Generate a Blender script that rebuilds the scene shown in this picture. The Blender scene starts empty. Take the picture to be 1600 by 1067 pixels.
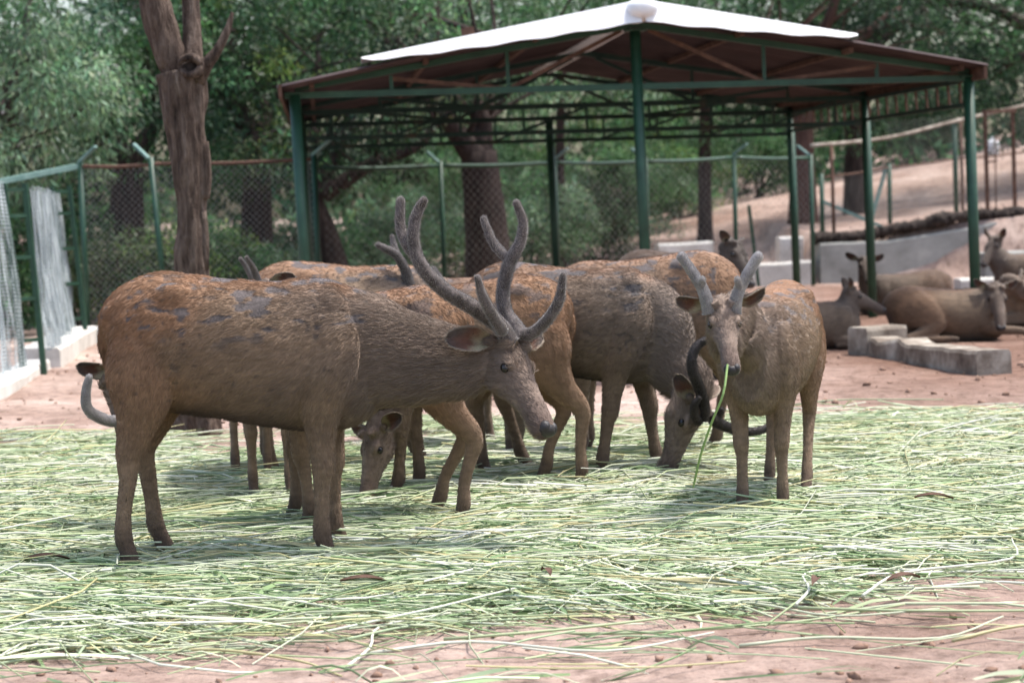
import bpy, math, random
import numpy as np
from mathutils import Vector, Matrix

# ------------------------------------------------------------------ camera, sky, sun
sc = bpy.context.scene
COL = sc.collection
F_PX, W_PX, H_PX = 2986.0, 1600.0, 1067.0
CAM_Z, PITCH, ROLL = 1.6, math.radians(4.376), math.radians(1.8)
CAM = np.array([0.0, 0.0, CAM_Z])
_f = np.array([0, math.cos(PITCH), -math.sin(PITCH)])
_u0 = np.array([0, math.sin(PITCH), math.cos(PITCH)])
_r0 = np.array([1.0, 0, 0])
_r = _r0 * math.cos(ROLL) - _u0 * math.sin(ROLL)
_u = _u0 * math.cos(ROLL) + _r0 * math.sin(ROLL)

cam_d = bpy.data.cameras.new('camera')
cam = bpy.data.objects.new('camera', cam_d)
COL.objects.link(cam)
sc.camera = cam
cam_d.sensor_width = 36.0
cam_d.lens = 36.0 * F_PX / W_PX
cam_d.clip_start = 0.1
cam_d.clip_end = 600
m3 = Matrix((_r, _u, -_f)).transposed()
cam.matrix_world = Matrix.Translation(CAM) @ m3.to_4x4()
cam_d.dof.use_dof = True
cam_d.dof.focus_distance = 8.6
cam_d.dof.aperture_fstop = 2.7

SUN = Vector((0.34, 0.10, 0.93)).normalized()
world = bpy.data.worlds.new('World')
sc.world = world
world.use_nodes = True
wn = world.node_tree
sky = wn.nodes.new('ShaderNodeTexSky')
sky.sky_type = 'NISHITA'
sky.sun_disc = False
sky.sun_elevation = math.asin(SUN.z)
sky.sun_rotation = math.atan2(SUN.x, SUN.y)
sky.air_density = 1.2
sky.dust_density = 4.0
sky.ozone_density = 1.0
wn.links.new(sky.outputs[0], wn.nodes['Background'].inputs[0])
wn.nodes['Background'].inputs[1].default_value = 0.15

sun_d = bpy.data.lights.new('sun', 'SUN')
sun_d.energy = 2.6
sun_d.angle = math.radians(5.0)
sun_d.color = (1.0, 0.96, 0.9)
sun = bpy.data.objects.new('sun', sun_d)
COL.objects.link(sun)
sun.rotation_euler = SUN.to_track_quat('Z', 'Y').to_euler()

sc.view_settings.view_transform = 'Standard'
sc.view_settings.look = 'None'
sc.view_settings.exposure = 1.1
sc.view_settings.gamma = 1.0
sc.view_settings.use_curve_mapping = False
sc.render.engine = 'CYCLES'
sc.cycles.max_bounces = 6
sc.cycles.diffuse_bounces = 3
sc.cycles.transparent_max_bounces = 12
sc.cycles.use_denoising = True
sc.cycles_curves.shape = 'RIBBONS'
sc.cycles_curves.subdivisions = 2


def at(px, py, Y):
    """world point seen at photo pixel (px, py) at distance Y from the camera plane"""
    d = _f + (px - W_PX / 2) / F_PX * _r + (H_PX / 2 - py) / F_PX * _u
    return CAM + d * (Y / d[1])


def ground(px, py, z=0.0):
    d = _f + (px - W_PX / 2) / F_PX * _r + (H_PX / 2 - py) / F_PX * _u
    return CAM + d * ((z - CAM_Z) / d[2])


def sstep(a, b, x):
    t = np.clip((x - a) / (b - a), 0, 1)
    return t * t * (3 - 2 * t)


def _hash(ix, iy, iz, seed):
    n = (ix * 374761393 + iy * 668265263 + iz * 2147483647 + seed * 1274126177) & 0xFFFFFFFF
    n = ((n ^ (n >> 13)) * 1274126177) & 0xFFFFFFFF
    n = ((n ^ (n >> 16)) * 2246822519) & 0xFFFFFFFF
    return ((n ^ (n >> 15)) & 0xFFFFFF) / float(0xFFFFFF)


def vnoise(p, s=1.0, seed=0):
    p = np.asarray(p, float) * s + 1000.0
    i = np.floor(p).astype(np.int64)
    f = p - i
    f = f * f * (3 - 2 * f)
    out = 0
    for dx in (0, 1):
        wx = f[:, 0] if dx else 1 - f[:, 0]
        for dy in (0, 1):
            wy = f[:, 1] if dy else 1 - f[:, 1]
            for dz in (0, 1):
                wz = f[:, 2] if dz else 1 - f[:, 2]
                out = out + wx * wy * wz * _hash(i[:, 0] + dx, i[:, 1] + dy, i[:, 2] + dz, seed)
    return out


def fbm(p, s=1.0, seed=0, o=3):
    v, a, t = 0, 1.0, 0
    for k in range(o):
        v = v + a * vnoise(p, s * 2 ** k, seed + k)
        t += a
        a *= 0.5
    return v / t


# ------------------------------------------------------------------ terrain height
def terrain(x, y):
    x = np.asarray(x, float)
    y = np.asarray(y, float)
    h45 = np.clip(0.45 + 0.155 * x, 0.12, 3.2)
    h = h45 * sstep(31.5, 45, y)
    terrace = sstep(4.75, 5.2, x) * sstep(31.35, 31.6, y)
    h = np.maximum(h, terrace * (0.72 + 0.07 * np.clip(x - 5, 0, 5) + 0.02 * (y - 31)))
    p = np.stack([x.ravel(), y.ravel(), np.zeros(x.size)], 1)
    b = (fbm(p, 0.6, 3) - 0.5) * 0.10 + (fbm(p, 3.1, 9) - 0.5) * 0.035
    return h + b.reshape(x.shape)


def terr(x, y):
    return float(terrain(np.array([x]), np.array([y]))[0])


# ------------------------------------------------------------------ materials
def new_mat(name):
    m = bpy.data.materials.new(name)
    m.use_nodes = True
    nt = m.node_tree
    return m, nt, nt.nodes['Principled BSDF']


def N(nt, typ, **kw):
    n = nt.nodes.new(typ)
    for k, v in kw.items():
        if k == 'props':
            for a, b in v.items():
                setattr(n, a, b)
        else:
            n.inputs[k].default_value = v
    return n


def ramp(nt, src, stops):
    r = nt.nodes.new('ShaderNodeValToRGB')
    e = r.color_ramp.elements
    while len(e) < len(stops):
        e.new(0.5)
    for el, (p, c) in zip(e, stops):
        el.position = p
        el.color = (*c, 1)
    nt.links.new(src, r.inputs[0])
    return r


def noise_mat(name, stops, scale=5.0, rough=0.85, bump=0.3, bscale=30.0, stretch=(1, 1, 1), detail=6.0,
              spec=0.25, bdist=0.02, coords='Object'):
    m, nt, b = new_mat(name)
    tc = N(nt, 'ShaderNodeTexCoord')
    mp = N(nt, 'ShaderNodeMapping')
    mp.inputs['Scale'].default_value = stretch
    nt.links.new(tc.outputs[coords], mp.inputs[0])
    n1 = N(nt, 'ShaderNodeTexNoise', Scale=scale, Detail=detail, Roughness=0.65)
    nt.links.new(mp.outputs[0], n1.inputs[0])
    r = ramp(nt, n1.outputs[0], stops)
    nt.links.new(r.outputs[0], b.inputs['Base Color'])
    b.inputs['Roughness'].default_value = rough
    b.inputs['Specular IOR Level'].default_value = spec
    if bump:
        n2 = N(nt, 'ShaderNodeTexNoise', Scale=bscale, Detail=5.0, Roughness=0.7)
        nt.links.new(mp.outputs[0], n2.inputs[0])
        bp = N(nt, 'ShaderNodeBump', Strength=bump, Distance=bdist)
        nt.links.new(n2.outputs[0], bp.inputs['Height'])
        nt.links.new(bp.outputs[0], b.inputs['Normal'])
    return m


def attr_mat(name, attr, rough=0.8, spec=0.2, sheen=0.0, transl=0.0, bump=0.0, bscale=80, var=0.0, vscale=20):
    m, nt, b = new_mat(name)
    a = nt.nodes.new('ShaderNodeAttribute')
    a.attribute_name = attr
    col = a.outputs['Color']
    if var:
        tc = N(nt, 'ShaderNodeTexCoord')
        n = N(nt, 'ShaderNodeTexNoise', Scale=vscale, Detail=4.0)
        nt.links.new(tc.outputs['Object'], n.inputs[0])
        mr = N(nt, 'ShaderNodeMapRange')
        mr.inputs[3].default_value = 1 - var
        mr.inputs[4].default_value = 1 + var
        nt.links.new(n.outputs[0], mr.inputs[0])
        mx = N(nt, 'ShaderNodeVectorMath', props={'operation': 'SCALE'})
        nt.links.new(col, mx.inputs[0])
        nt.links.new(mr.outputs[0], mx.inputs['Scale'])
        col = mx.outputs[0]
    nt.links.new(col, b.inputs['Base Color'])
    b.inputs['Roughness'].default_value = rough
    b.inputs['Specular IOR Level'].default_value = spec
    b.inputs['Sheen Weight'].default_value = sheen
    if bump:
        tc = N(nt, 'ShaderNodeTexCoord')
        n = N(nt, 'ShaderNodeTexNoise', Scale=bscale, Detail=4.0)
        nt.links.new(tc.outputs['Object'], n.inputs[0])
        bp = N(nt, 'ShaderNodeBump', Strength=bump, Distance=0.01)
        nt.links.new(n.outputs[0], bp.inputs['Height'])
        nt.links.new(bp.outputs[0], b.inputs['Normal'])
    if transl:
        t = nt.nodes.new('ShaderNodeBsdfTranslucent')
        nt.links.new(col, t.inputs[0])
        ms = nt.nodes.new('ShaderNodeMixShader')
        ms.inputs[0].default_value = transl
        nt.links.new(b.outputs[0], ms.inputs[1])
        nt.links.new(t.outputs[0], ms.inputs[2])
        nt.links.new(ms.outputs[0], nt.nodes['Material Output'].inputs[0])
    return m


MAT = {}
MAT['coat'] = attr_mat('coat', 'coat', rough=0.75, spec=0.15, sheen=0.15, bump=0.25, bscale=90)
MAT['fur'] = attr_mat('fur', 'coat', rough=0.6, spec=0.25)
MAT['leaf'] = attr_mat('leaf', 'tint', rough=0.55, spec=0.35, transl=0.35)
MAT['straw'] = attr_mat('straw', 'tint', rough=0.5, spec=0.4, transl=0.2)
MAT['velvet'] = noise_mat('velvet', [(0.35, (0.045, 0.036, 0.032)), (0.65, (0.13, 0.11, 0.105))], 22, 0.8, 0.25, 90)
MAT['velvet'].node_tree.nodes['Principled BSDF'].inputs['Sheen Weight'].default_value = 0.6
MAT['velvet'].node_tree.nodes['Principled BSDF'].inputs['Sheen Roughness'].default_value = 0.35
MAT['velvet_dark'] = noise_mat('velvet_dark', [(0.3, (0.02, 0.017, 0.017)), (0.7, (0.06, 0.05, 0.05))], 14, 0.6, 0.25, 90)
MAT['velvet_pale'] = noise_mat('velvet_pale', [(0.3, (0.20, 0.18, 0.18)), (0.7, (0.36, 0.33, 0.33))], 14, 0.8, 0.25, 90)
MAT['velvet_pale'].node_tree.nodes['Principled BSDF'].inputs['Sheen Weight'].default_value = 0.6
MAT['ear_out'] = noise_mat('ear_out', [(0.3, (0.13, 0.085, 0.06)), (0.7, (0.21, 0.14, 0.10))], 30, 0.85, 0.2, 120)
MAT['ear_in'] = noise_mat('ear_in', [(0.25, (0.20, 0.09, 0.06)), (0.5, (0.32, 0.20, 0.14)), (0.75, (0.46, 0.38, 0.26))], 13, 0.8, 0.2, 90)
MAT['eye'], _nt, _b = new_mat('eye')
_b.inputs['Base Color'].default_value = (0.008, 0.006, 0.005, 1)
_b.inputs['Roughness'].default_value = 0.06
MAT['nose'] = noise_mat('nose', [(0.3, (0.012, 0.010, 0.011)), (0.7, (0.035, 0.03, 0.03))], 60, 0.38, 0.5, 160, spec=0.4, bdist=0.006)
MAT['soil'] = None
MAT['bark'] = noise_mat('bark', [(0.3, (0.028, 0.019, 0.016)), (0.46, (0.11, 0.075, 0.058)), (0.6, (0.20, 0.148, 0.118)), (0.75, (0.34, 0.27, 0.225))],
                        6, 0.9, 1.0, 12, stretch=(3.2, 3.2, 0.6), bdist=0.08)
MAT['bark_dark'] = noise_mat('bark_dark', [(0.3, (0.022, 0.016, 0.015)), (0.7, (0.085, 0.06, 0.052))], 5, 0.9, 0.8, 14,
                             stretch=(3, 3, 0.5), bdist=0.05)
MAT['bark_red'] = noise_mat('bark_red', [(0.3, (0.05, 0.027, 0.022)), (0.7, (0.13, 0.075, 0.06))], 5, 0.9, 0.8, 14,
                            stretch=(3, 3, 0.5), bdist=0.05)
MAT['green_paint'] = noise_mat('green_paint', [(0.25, (0.008, 0.036, 0.02)), (0.6, (0.014, 0.062, 0.034)), (0.8, (0.035, 0.09, 0.055))],
                               6, 0.5, 0.15, 40, spec=0.5, bdist=0.004)
MAT['green_pale'] = noise_mat('green_pale', [(0.3, (0.10, 0.19, 0.17)), (0.7, (0.20, 0.30, 0.27))], 7, 0.55, 0.15, 40, bdist=0.004)
MAT['rust'] = noise_mat('rust', [(0.3, (0.055, 0.03, 0.022)), (0.7, (0.15, 0.085, 0.06))], 9, 0.85, 0.3, 40, bdist=0.005)
MAT['steel_dark'] = noise_mat('steel_dark', [(0.3, (0.012, 0.03, 0.026)), (0.55, (0.02, 0.05, 0.04)), (0.75, (0.08, 0.05, 0.035))],
                              4, 0.6, 0.15, 40, bdist=0.004)
MAT['wire'] = noise_mat('wire', [(0.3, (0.16, 0.15, 0.14)), (0.7, (0.34, 0.33, 0.31))], 3, 0.5, 0)
MAT['roof'] = noise_mat('roof', [(0.25, (0.03, 0.020, 0.02)), (0.6, (0.075, 0.05, 0.048)), (0.8, (0.13, 0.09, 0.085))],
                        1.3, 0.8, 0.2, 25, bdist=0.01)
MAT['white_sheet'] = noise_mat('white_sheet', [(0.3, (0.72, 0.72, 0.74)), (0.7, (0.82, 0.82, 0.82))], 4, 0.6, 0.1, 30, bdist=0.004)
MAT['concrete'] = noise_mat('concrete', [(0.25, (0.16, 0.16, 0.145)), (0.55, (0.30, 0.30, 0.28)), (0.8, (0.42, 0.41, 0.38))],
                            1.6, 0.9, 0.4, 30, stretch=(1, 1, 1.6), bdist=0.02)
MAT['concrete_white'] = noise_mat('concrete_white', [(0.25, (0.42, 0.40, 0.36)), (0.6, (0.66, 0.64, 0.60)), (0.8, (0.78, 0.77, 0.74))],
                                  3, 0.9, 0.4, 30, bdist=0.015)
MAT['concrete_dirty'] = noise_mat('concrete_dirty', [(0.3, (0.09, 0.065, 0.05)), (0.48, (0.22, 0.185, 0.15)), (0.68, (0.46, 0.42, 0.36))],
                                  3.2, 0.9, 0.5, 25, bdist=0.02)
MAT['thatch'] = noise_mat('thatch', [(0.3, (0.02, 0.016, 0.014)), (0.7, (0.09, 0.07, 0.06))], 6, 0.95, 0.9, 20, stretch=(2, 2, 1), bdist=0.06)
MAT['clod'] = noise_mat('clod', [(0.3, (0.16, 0.095, 0.065)), (0.7, (0.32, 0.21, 0.16))], 5, 0.95, 0.4, 40, bdist=0.01)
MAT['plastic_white'] = noise_mat('plastic_white', [(0.3, (0.68, 0.7, 0.74)), (0.7, (0.8, 0.81, 0.83))], 3, 0.5, 0)

# soil: pinkish sandy earth, redder and darker patches, dung specks
m, nt, b = new_mat('soil')
tc = N(nt, 'ShaderNodeTexCoord')
n1 = N(nt, 'ShaderNodeTexNoise', Scale=0.55, Detail=6.0, Roughness=0.6)
n2 = N(nt, 'ShaderNodeTexNoise', Scale=7.0, Detail=8.0, Roughness=0.7)
n3 = N(nt, 'ShaderNodeTexNoise', Scale=46.0, Detail=6.0, Roughness=0.75)
for n in (n1, n2, n3):
    nt.links.new(tc.outputs['Object'], n.inputs[0])
r1 = ramp(nt, n1.outputs[0], [(0.35, (0.25, 0.178, 0.146)), (0.52, (0.35, 0.266, 0.228)), (0.68, (0.45, 0.362, 0.316))])
r2 = ramp(nt, n2.outputs[0], [(0.3, (0.42, 0.38, 0.36)), (0.5, (0.95, 0.93, 0.92)), (0.7, (1.2, 1.18, 1.16))])
r3 = ramp(nt, n3.outputs[0], [(0.30, (0.42, 0.37, 0.34)), (0.43, (1.0, 1.0, 1.0)), (0.7, (1.3, 1.3, 1.3))])
mx = N(nt, 'ShaderNodeMix', props={'data_type': 'RGBA', 'blend_type': 'MULTIPLY'})
mx.inputs[0].default_value = 1.0
nt.links.new(r1.outputs[0], mx.inputs[6])
nt.links.new(r2.outputs[0], mx.inputs[7])
mx2 = N(nt, 'ShaderNodeMix', props={'data_type': 'RGBA', 'blend_type': 'MULTIPLY'})
mx2.inputs[0].default_value = 0.8
nt.links.new(mx.outputs[2], mx2.inputs[6])
nt.links.new(r3.outputs[0], mx2.inputs[7])
da = nt.nodes.new('ShaderNodeAttribute'); da.attribute_name = 'dark_soil'
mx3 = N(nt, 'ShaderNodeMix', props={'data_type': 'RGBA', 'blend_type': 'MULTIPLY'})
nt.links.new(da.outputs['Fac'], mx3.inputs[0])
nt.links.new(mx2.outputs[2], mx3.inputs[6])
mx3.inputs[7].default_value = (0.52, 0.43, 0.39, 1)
nt.links.new(mx3.outputs[2], b.inputs['Base Color'])
b.inputs['Roughness'].default_value = 0.95
b.inputs['Specular IOR Level'].default_value = 0.1
ad = N(nt, 'ShaderNodeMath', props={'operation': 'ADD'})
nt.links.new(n2.outputs[0], ad.inputs[0])
nt.links.new(n3.outputs[0], ad.inputs[1])
bp = N(nt, 'ShaderNodeBump', Strength=0.8, Distance=0.018)
nt.links.new(ad.outputs[0], bp.inputs['Height'])
nt.links.new(bp.outputs[0], b.inputs['Normal'])
MAT['soil'] = m

# shade netting: grey-blue woven mesh, see-through between the threads
m, nt, b = new_mat('netting')
tc = N(nt, 'ShaderNodeTexCoord')
w1 = N(nt, 'ShaderNodeTexWave', Scale=5.0, Distortion=3.0)
w1.bands_direction = 'X'
w2 = N(nt, 'ShaderNodeTexWave', Scale=5.0, Distortion=3.0)
w2.bands_direction = 'Y'
nz = N(nt, 'ShaderNodeTexNoise', Scale=2.5, Detail=5.0)
for n in (w1, w2):
    nt.links.new(tc.outputs['UV'], n.inputs[0])
mpn = N(nt, 'ShaderNodeMapping')
mpn.inputs['Scale'].default_value = (5, 0.5, 1)
nt.links.new(tc.outputs['UV'], mpn.inputs[0])
nt.links.new(mpn.outputs[0], nz.inputs[0])
mxm = N(nt, 'ShaderNodeMath', props={'operation': 'MAXIMUM'})
nt.links.new(w1.outputs['Fac'], mxm.inputs[0])
nt.links.new(w2.outputs['Fac'], mxm.inputs[1])
mr = N(nt, 'ShaderNodeMapRange')
mr.inputs[1].default_value = 0.45
mr.inputs[2].default_value = 0.75
mr.inputs[3].default_value = 0.0
mr.inputs[4].default_value = 0.8
nt.links.new(mxm.outputs[0], mr.inputs[0])
ra_ = N(nt, 'ShaderNodeMapRange')
ra_.inputs[1].default_value = 0.38
ra_.inputs[2].default_value = 0.62
ra_.inputs[3].default_value = 0.35
ra_.inputs[4].default_value = 1.2
nt.links.new(nz.outputs[0], ra_.inputs[0])
al = N(nt, 'ShaderNodeMath', props={'operation': 'MULTIPLY', 'use_clamp': True})
nt.links.new(mr.outputs[0], al.inputs[0])
nt.links.new(ra_.outputs[0], al.inputs[1])
rr = ramp(nt, nz.outputs[0], [(0.35, (0.18, 0.23, 0.24)), (0.65, (0.42, 0.48, 0.5))])
nt.links.new(rr.outputs[0], b.inputs['Base Color'])
nt.links.new(al.outputs[0], b.inputs['Alpha'])
b.inputs['Roughness'].default_value = 0.7
MAT['netting'] = m


# ------------------------------------------------------------------ mesh helpers
class MB:
    def __init__(self):
        self.v, self.f, self.n = [], [], 0
        self.mi = []

    def add(self, verts, faces, mi=0):
        verts = np.asarray(verts, float).reshape(-1, 3)
        self.v.append(verts)
        self.f += [tuple(int(i) + self.n for i in fc) for fc in faces]
        self.mi += [mi] * len(faces)
        self.n += len(verts)

    def beam(self, p, q, w, h=None, up=(0, 0, 1)):
        h = w if h is None else h
        p, q = np.asarray(p, float), np.asarray(q, float)
        t = (q - p) / np.linalg.norm(q - p)
        s = np.cross(t, up)
        if np.linalg.norm(s) < 1e-3:
            s = np.cross(t, (0, 1, 0))
        s /= np.linalg.norm(s)
        u = np.cross(s, t)
        vs = [c + a * s * w / 2 + bb * u * h / 2 for c in (p, q) for a, bb in ((-1, -1), (1, -1), (1, 1), (-1, 1))]
        self.add(vs, [(3, 2, 1, 0), (4, 5, 6, 7), (0, 1, 5, 4), (1, 2, 6, 5), (2, 3, 7, 6), (3, 0, 4, 7)])

    def tube(self, pts, rad, side=(0, 1, 0), n=10, cap=True, rad2=None, egg=0.0, tdir=None):
        """elliptic tube: rad is the half size along `side`, rad2 across it"""
        pts = np.asarray(pts, float)
        K = len(pts)
        a = np.broadcast_to(np.asarray(rad, float), (K,))
        b = a if rad2 is None else np.broadcast_to(np.asarray(rad2, float), (K,))
        side = np.asarray(side, float)
        side = np.broadcast_to(side, (K, 3))
        t = np.gradient(pts, axis=0)
        t /= np.linalg.norm(t, axis=1)[:, None] + 1e-12
        if tdir is not None:
            t[:] = tdir
        th = np.linspace(0, 2 * math.pi, n, endpoint=False)
        vs = []
        for k in range(K):
            s = side[k] - t[k] * np.dot(side[k], t[k])
            if np.linalg.norm(s) < 1e-4:
                s = np.cross(t[k], (0.3, 0.5, 0.8))
            s /= np.linalg.norm(s)
            u = np.cross(t[k], s)
            c, sn = np.cos(th)[:, None], np.sin(th)[:, None]
            vs.append(pts[k] + a[k] * c * s * (1 + egg * sn) + b[k] * sn * u)
        vs = np.concatenate(vs)
        fs = []
        for k in range(K - 1):
            for j in range(n):
                j2 = (j + 1) % n
                fs.append((k * n + j, k * n + j2, (k + 1) * n + j2, (k + 1) * n + j))
        if cap:
            fs.append(tuple(range(n - 1, -1, -1)))
            fs.append(tuple((K - 1) * n + j for j in range(n)))
        self.add(vs, fs)

    def ball(self, c, r, n=10, m=7, axes=None):
        c = np.asarray(c, float)
        r = np.broadcast_to(np.asarray(r, float), (3,))
        ax = np.eye(3) if axes is None else np.asarray(axes, float)
        vs = [c + ax[2] * r[2]]
        for i in range(1, m):
            ph = math.pi * i / m
            for j in range(n):
                th = 2 * math.pi * j / n
                vs.append(c + ax[0] * r[0] * math.sin(ph) * math.cos(th) + ax[1] * r[1] * math.sin(ph) * math.sin(th) + ax[2] * r[2] * math.cos(ph))
        vs.append(c - ax[2] * r[2])
        fs = [(0, 1 + j, 1 + (j + 1) % n) for j in range(n)]
        for i in range(m - 2):
            for j in range(n):
                fs.append((1 + i * n + j, 1 + (i + 1) * n + j, 1 + (i + 1) * n + (j + 1) % n, 1 + i * n + (j + 1) % n))
        last = len(vs) - 1
        fs += [(last, 1 + (m - 2) * n + (j + 1) % n, 1 + (m - 2) * n + j) for j in range(n)]
        self.add(vs, fs)

    def mesh(self, name):
        me = bpy.data.meshes.new(name)
        v = np.concatenate(self.v) if self.v else np.zeros((0, 3))
        me.from_pydata(v.tolist(), [], self.f)
        if any(self.mi):
            me.polygons.foreach_set('material_index', self.mi)
        me.update()
        return me

    def build(self, name, mat, parent=None, smooth=False):
        me = self.mesh(name)
        for mm in (mat if isinstance(mat, (list, tuple)) else [mat]):
            me.materials.append(mm)
        if smooth:
            me.polygons.foreach_set('use_smooth', [True] * len(me.polygons))
        return link(name, me, parent)


def link(name, data, parent=None):
    o = bpy.data.objects.new(name, data)
    COL.objects.link(o)
    if parent is not None:
        o.parent = parent
        o.matrix_parent_inverse = parent.matrix_basis.inverted()
    return o


def tag(o, label=None, cat=None, group=None, kind=None):
    if label: o['label'] = label
    if cat: o['category'] = cat
    if group: o['group'] = group
    if kind: o['kind'] = kind
    return o


def thing(name, loc, label, cat, group=None):
    o = bpy.data.objects.new(name, None)
    COL.objects.link(o)
    o.empty_display_size = 0.2
    o.location = [float(c) for c in loc]
    return tag(o, label, cat, group)


def fast_mesh(name, verts, quads=None, tris=None, mat=None, col=None, attr='tint'):
    """large meshes straight from numpy arrays; col is one RGB per vertex"""
    me = bpy.data.meshes.new(name)
    nq = 0 if quads is None else len(quads)
    ntr = 0 if tris is None else len(tris)
    loops = np.concatenate([x.ravel() for x in (quads, tris) if x is not None]).astype(np.int32)
    starts = np.concatenate([np.arange(nq) * 4, nq * 4 + np.arange(ntr) * 3]).astype(np.int32)
    tot = np.concatenate([np.full(nq, 4), np.full(ntr, 3)]).astype(np.int32)
    me.vertices.add(len(verts))
    me.vertices.foreach_set('co', np.asarray(verts, np.float32).ravel())
    me.loops.add(len(loops))
    me.loops.foreach_set('vertex_index', loops)
    me.polygons.add(nq + ntr)
    me.polygons.foreach_set('loop_start', starts)
    me.polygons.foreach_set('loop_total', tot)
    if col is not None:
        a = me.attributes.new(attr, 'FLOAT_COLOR', 'POINT')
        c4 = np.ones((len(verts), 4), np.float32)
        c4[:, :3] = col
        a.data.foreach_set('color', c4.ravel())
    me.update(calc_edges=True)
    if mat: me.materials.append(mat)
    return me


def cat_rom(P, sub=4):
    P = np.asarray(P, float)
    Q = np.vstack([2 * P[0] - P[1], P, 2 * P[-1] - P[-2]])
    out = []
    for i in range(1, len(Q) - 2):
        for k in range(sub):
            t = k / sub
            a, b_, c, d = Q[i - 1], Q[i], Q[i + 1], Q[i + 2]
            out.append(0.5 * ((2 * b_) + (-a + c) * t + (2 * a - 5 * b_ + 4 * c - d) * t * t + (-a + 3 * b_ - 3 * c + d) * t ** 3))
    out.append(P[-1])
    return np.array(out)

# ------------------------------------------------------------------ ground
ys = np.concatenate([np.linspace(-6, 5, 12), 5 + (np.linspace(0, 1, 330) ** 1.6) * 45, np.linspace(51, 160, 24)[1:]])
xs_u = np.linspace(-1, 1, 281)
gx = np.sign(xs_u) * (np.abs(xs_u) * 9 + np.abs(xs_u) ** 5 * 70)
X, Y = np.meshgrid(gx, ys)
Z = terrain(X, Y)
nx, ny = len(gx), len(ys)
idx = np.arange(nx * ny).reshape(ny, nx)
quads = np.stack([idx[:-1, :-1], idx[:-1, 1:], idx[1:, 1:], idx[1:, :-1]], -1).reshape(-1, 4)
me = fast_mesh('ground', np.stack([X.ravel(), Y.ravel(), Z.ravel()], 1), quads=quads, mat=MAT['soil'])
me.polygons.foreach_set('use_smooth', [True] * len(me.polygons))
pg = np.stack([X.ravel(), Y.ravel(), Z.ravel() * 0], 1)
dark_soil = sstep(1.2, 4.0, X.ravel()) * sstep(12.5, 15.5, Y.ravel()) * (1 - sstep(29, 32, Y.ravel())) * (0.55 + .9 * fbm(pg, 1.6, 33, 4))  # darker soil at right, from the fodder back to the wall
dark_soil = np.maximum(dark_soil, sstep(.55, .75, fbm(pg, .9, 35, 4)) * .45)
me.attributes.new('dark_soil', 'FLOAT', 'POINT').data.foreach_set('value', np.clip(dark_soil, 0, 1).astype(np.float32))
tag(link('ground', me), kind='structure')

# clods and crumbs of trampled earth
rng = np.random.default_rng(5)
base = np.array([[0, 0, 1], [.89, 0, .45], [.28, .85, .45], [-.72, .53, .45], [-.72, -.53, .45], [.28, -.85, .45],
                 [.72, .53, -.45], [-.28, .85, -.45], [-.89, 0, -.45], [-.28, -.85, -.45], [.72, -.53, -.45], [0, 0, -1]])
btri = np.array([[0, 1, 2], [0, 2, 3], [0, 3, 4], [0, 4, 5], [0, 5, 1], [1, 6, 2], [2, 7, 3], [3, 8, 4], [4, 9, 5], [5, 10, 1],
                 [2, 6, 7], [3, 7, 8], [4, 8, 9], [5, 9, 10], [1, 10, 6], [11, 7, 6], [11, 8, 7], [11, 9, 8], [11, 10, 9], [11, 6, 10]])
n = 7000
cy = 5.8 + 22 * rng.random(n) ** 1.1
cx = (rng.random(n) - 0.5) * 2 * (cy * 0.31 + 0.6)
cr = 0.003 + 0.020 * rng.random(n) ** 5
right = (cx / cy > 0.12) & (cy > 12)
cr = np.where(right, cr * 1.7, cr)
cz = terrain(cx, cy)
V = base[None] * cr[:, None, None] * (0.45 + 1.1 * rng.random((n, 12, 1))) * (0.6 + .8 * rng.random((n, 1, 3)))
V[:, :, 2] *= 0.7
V = V + np.stack([cx, cy, cz + cr * 0.2], 1)[:, None]
T = (btri[None] + 12 * np.arange(n)[:, None, None]).reshape(-1, 3)
tag(link('earth_clods', fast_mesh('earth_clods', V.reshape(-1, 3), tris=T, mat=MAT['clod'])),
    'loose crumbs and clods of dry earth', 'soil', kind='stuff')


# ------------------------------------------------------------------ walls and kerbs
def wall_block(name, path, h0, h1, thick, mat, label, cat='wall', zbase=-0.15, rough=0.02, seed=1, group=None, parent=None):
    """a cast wall along `path` (x, y points) with an uneven worn top"""
    P = []
    path = [np.array(p, float) for p in path]
    for a, b_ in zip(path[:-1], path[1:]):
        k = max(2, int(np.linalg.norm(b_ - a) / 0.18))
        P += [a + (b_ - a) * i / k for i in range(k)]
    P.append(path[-1])
    P = np.array(P)
    t = np.gradient(P, axis=0)
    t /= np.linalg.norm(t, axis=1)[:, None]
    nrm = np.stack([-t[:, 1], t[:, 0]], 1)
    K = len(P)
    s = np.linspace(0, 1, K)
    top = h0 + (h1 - h0) * s if np.isscalar(h0) else np.interp(s, np.linspace(0, 1, len(h0)), h0)
    vs = []
    q3 = np.stack([P[:, 0], P[:, 1], np.zeros(K)], 1)
    j1 = (fbm(q3, 2.5, seed) - 0.5) * rough * 2
    for k in range(K):
        g = terr(P[k, 0], P[k, 1])
        for off, z in ((-1, zbase), (-1, top[k] - 0.03), (-0.88, top[k]), (0.88, top[k]), (1, top[k] - 0.03), (1, zbase)):
            d = nrm[k] * off * thick / 2
            jj = j1[k] if z > 0 else 0
            vs.append((P[k, 0] + d[0] + jj * nrm[k, 0], P[k, 1] + d[1] + jj * nrm[k, 1], z + jj * 0.8))
    fs = []
    for k in range(K - 1):
        for j in range(5):
            fs.append((k * 6 + j, (k + 1) * 6 + j, (k + 1) * 6 + j + 1, k * 6 + j + 1))
    fs.append(tuple(range(5, -1, -1)))
    fs.append(tuple((K - 1) * 6 + j for j in range(6)))
    mb = MB()
    mb.add(vs, fs)
    o = mb.build(name, mat, parent)
    if parent is None:
        tag(o, label, cat, group)
    return o


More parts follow.
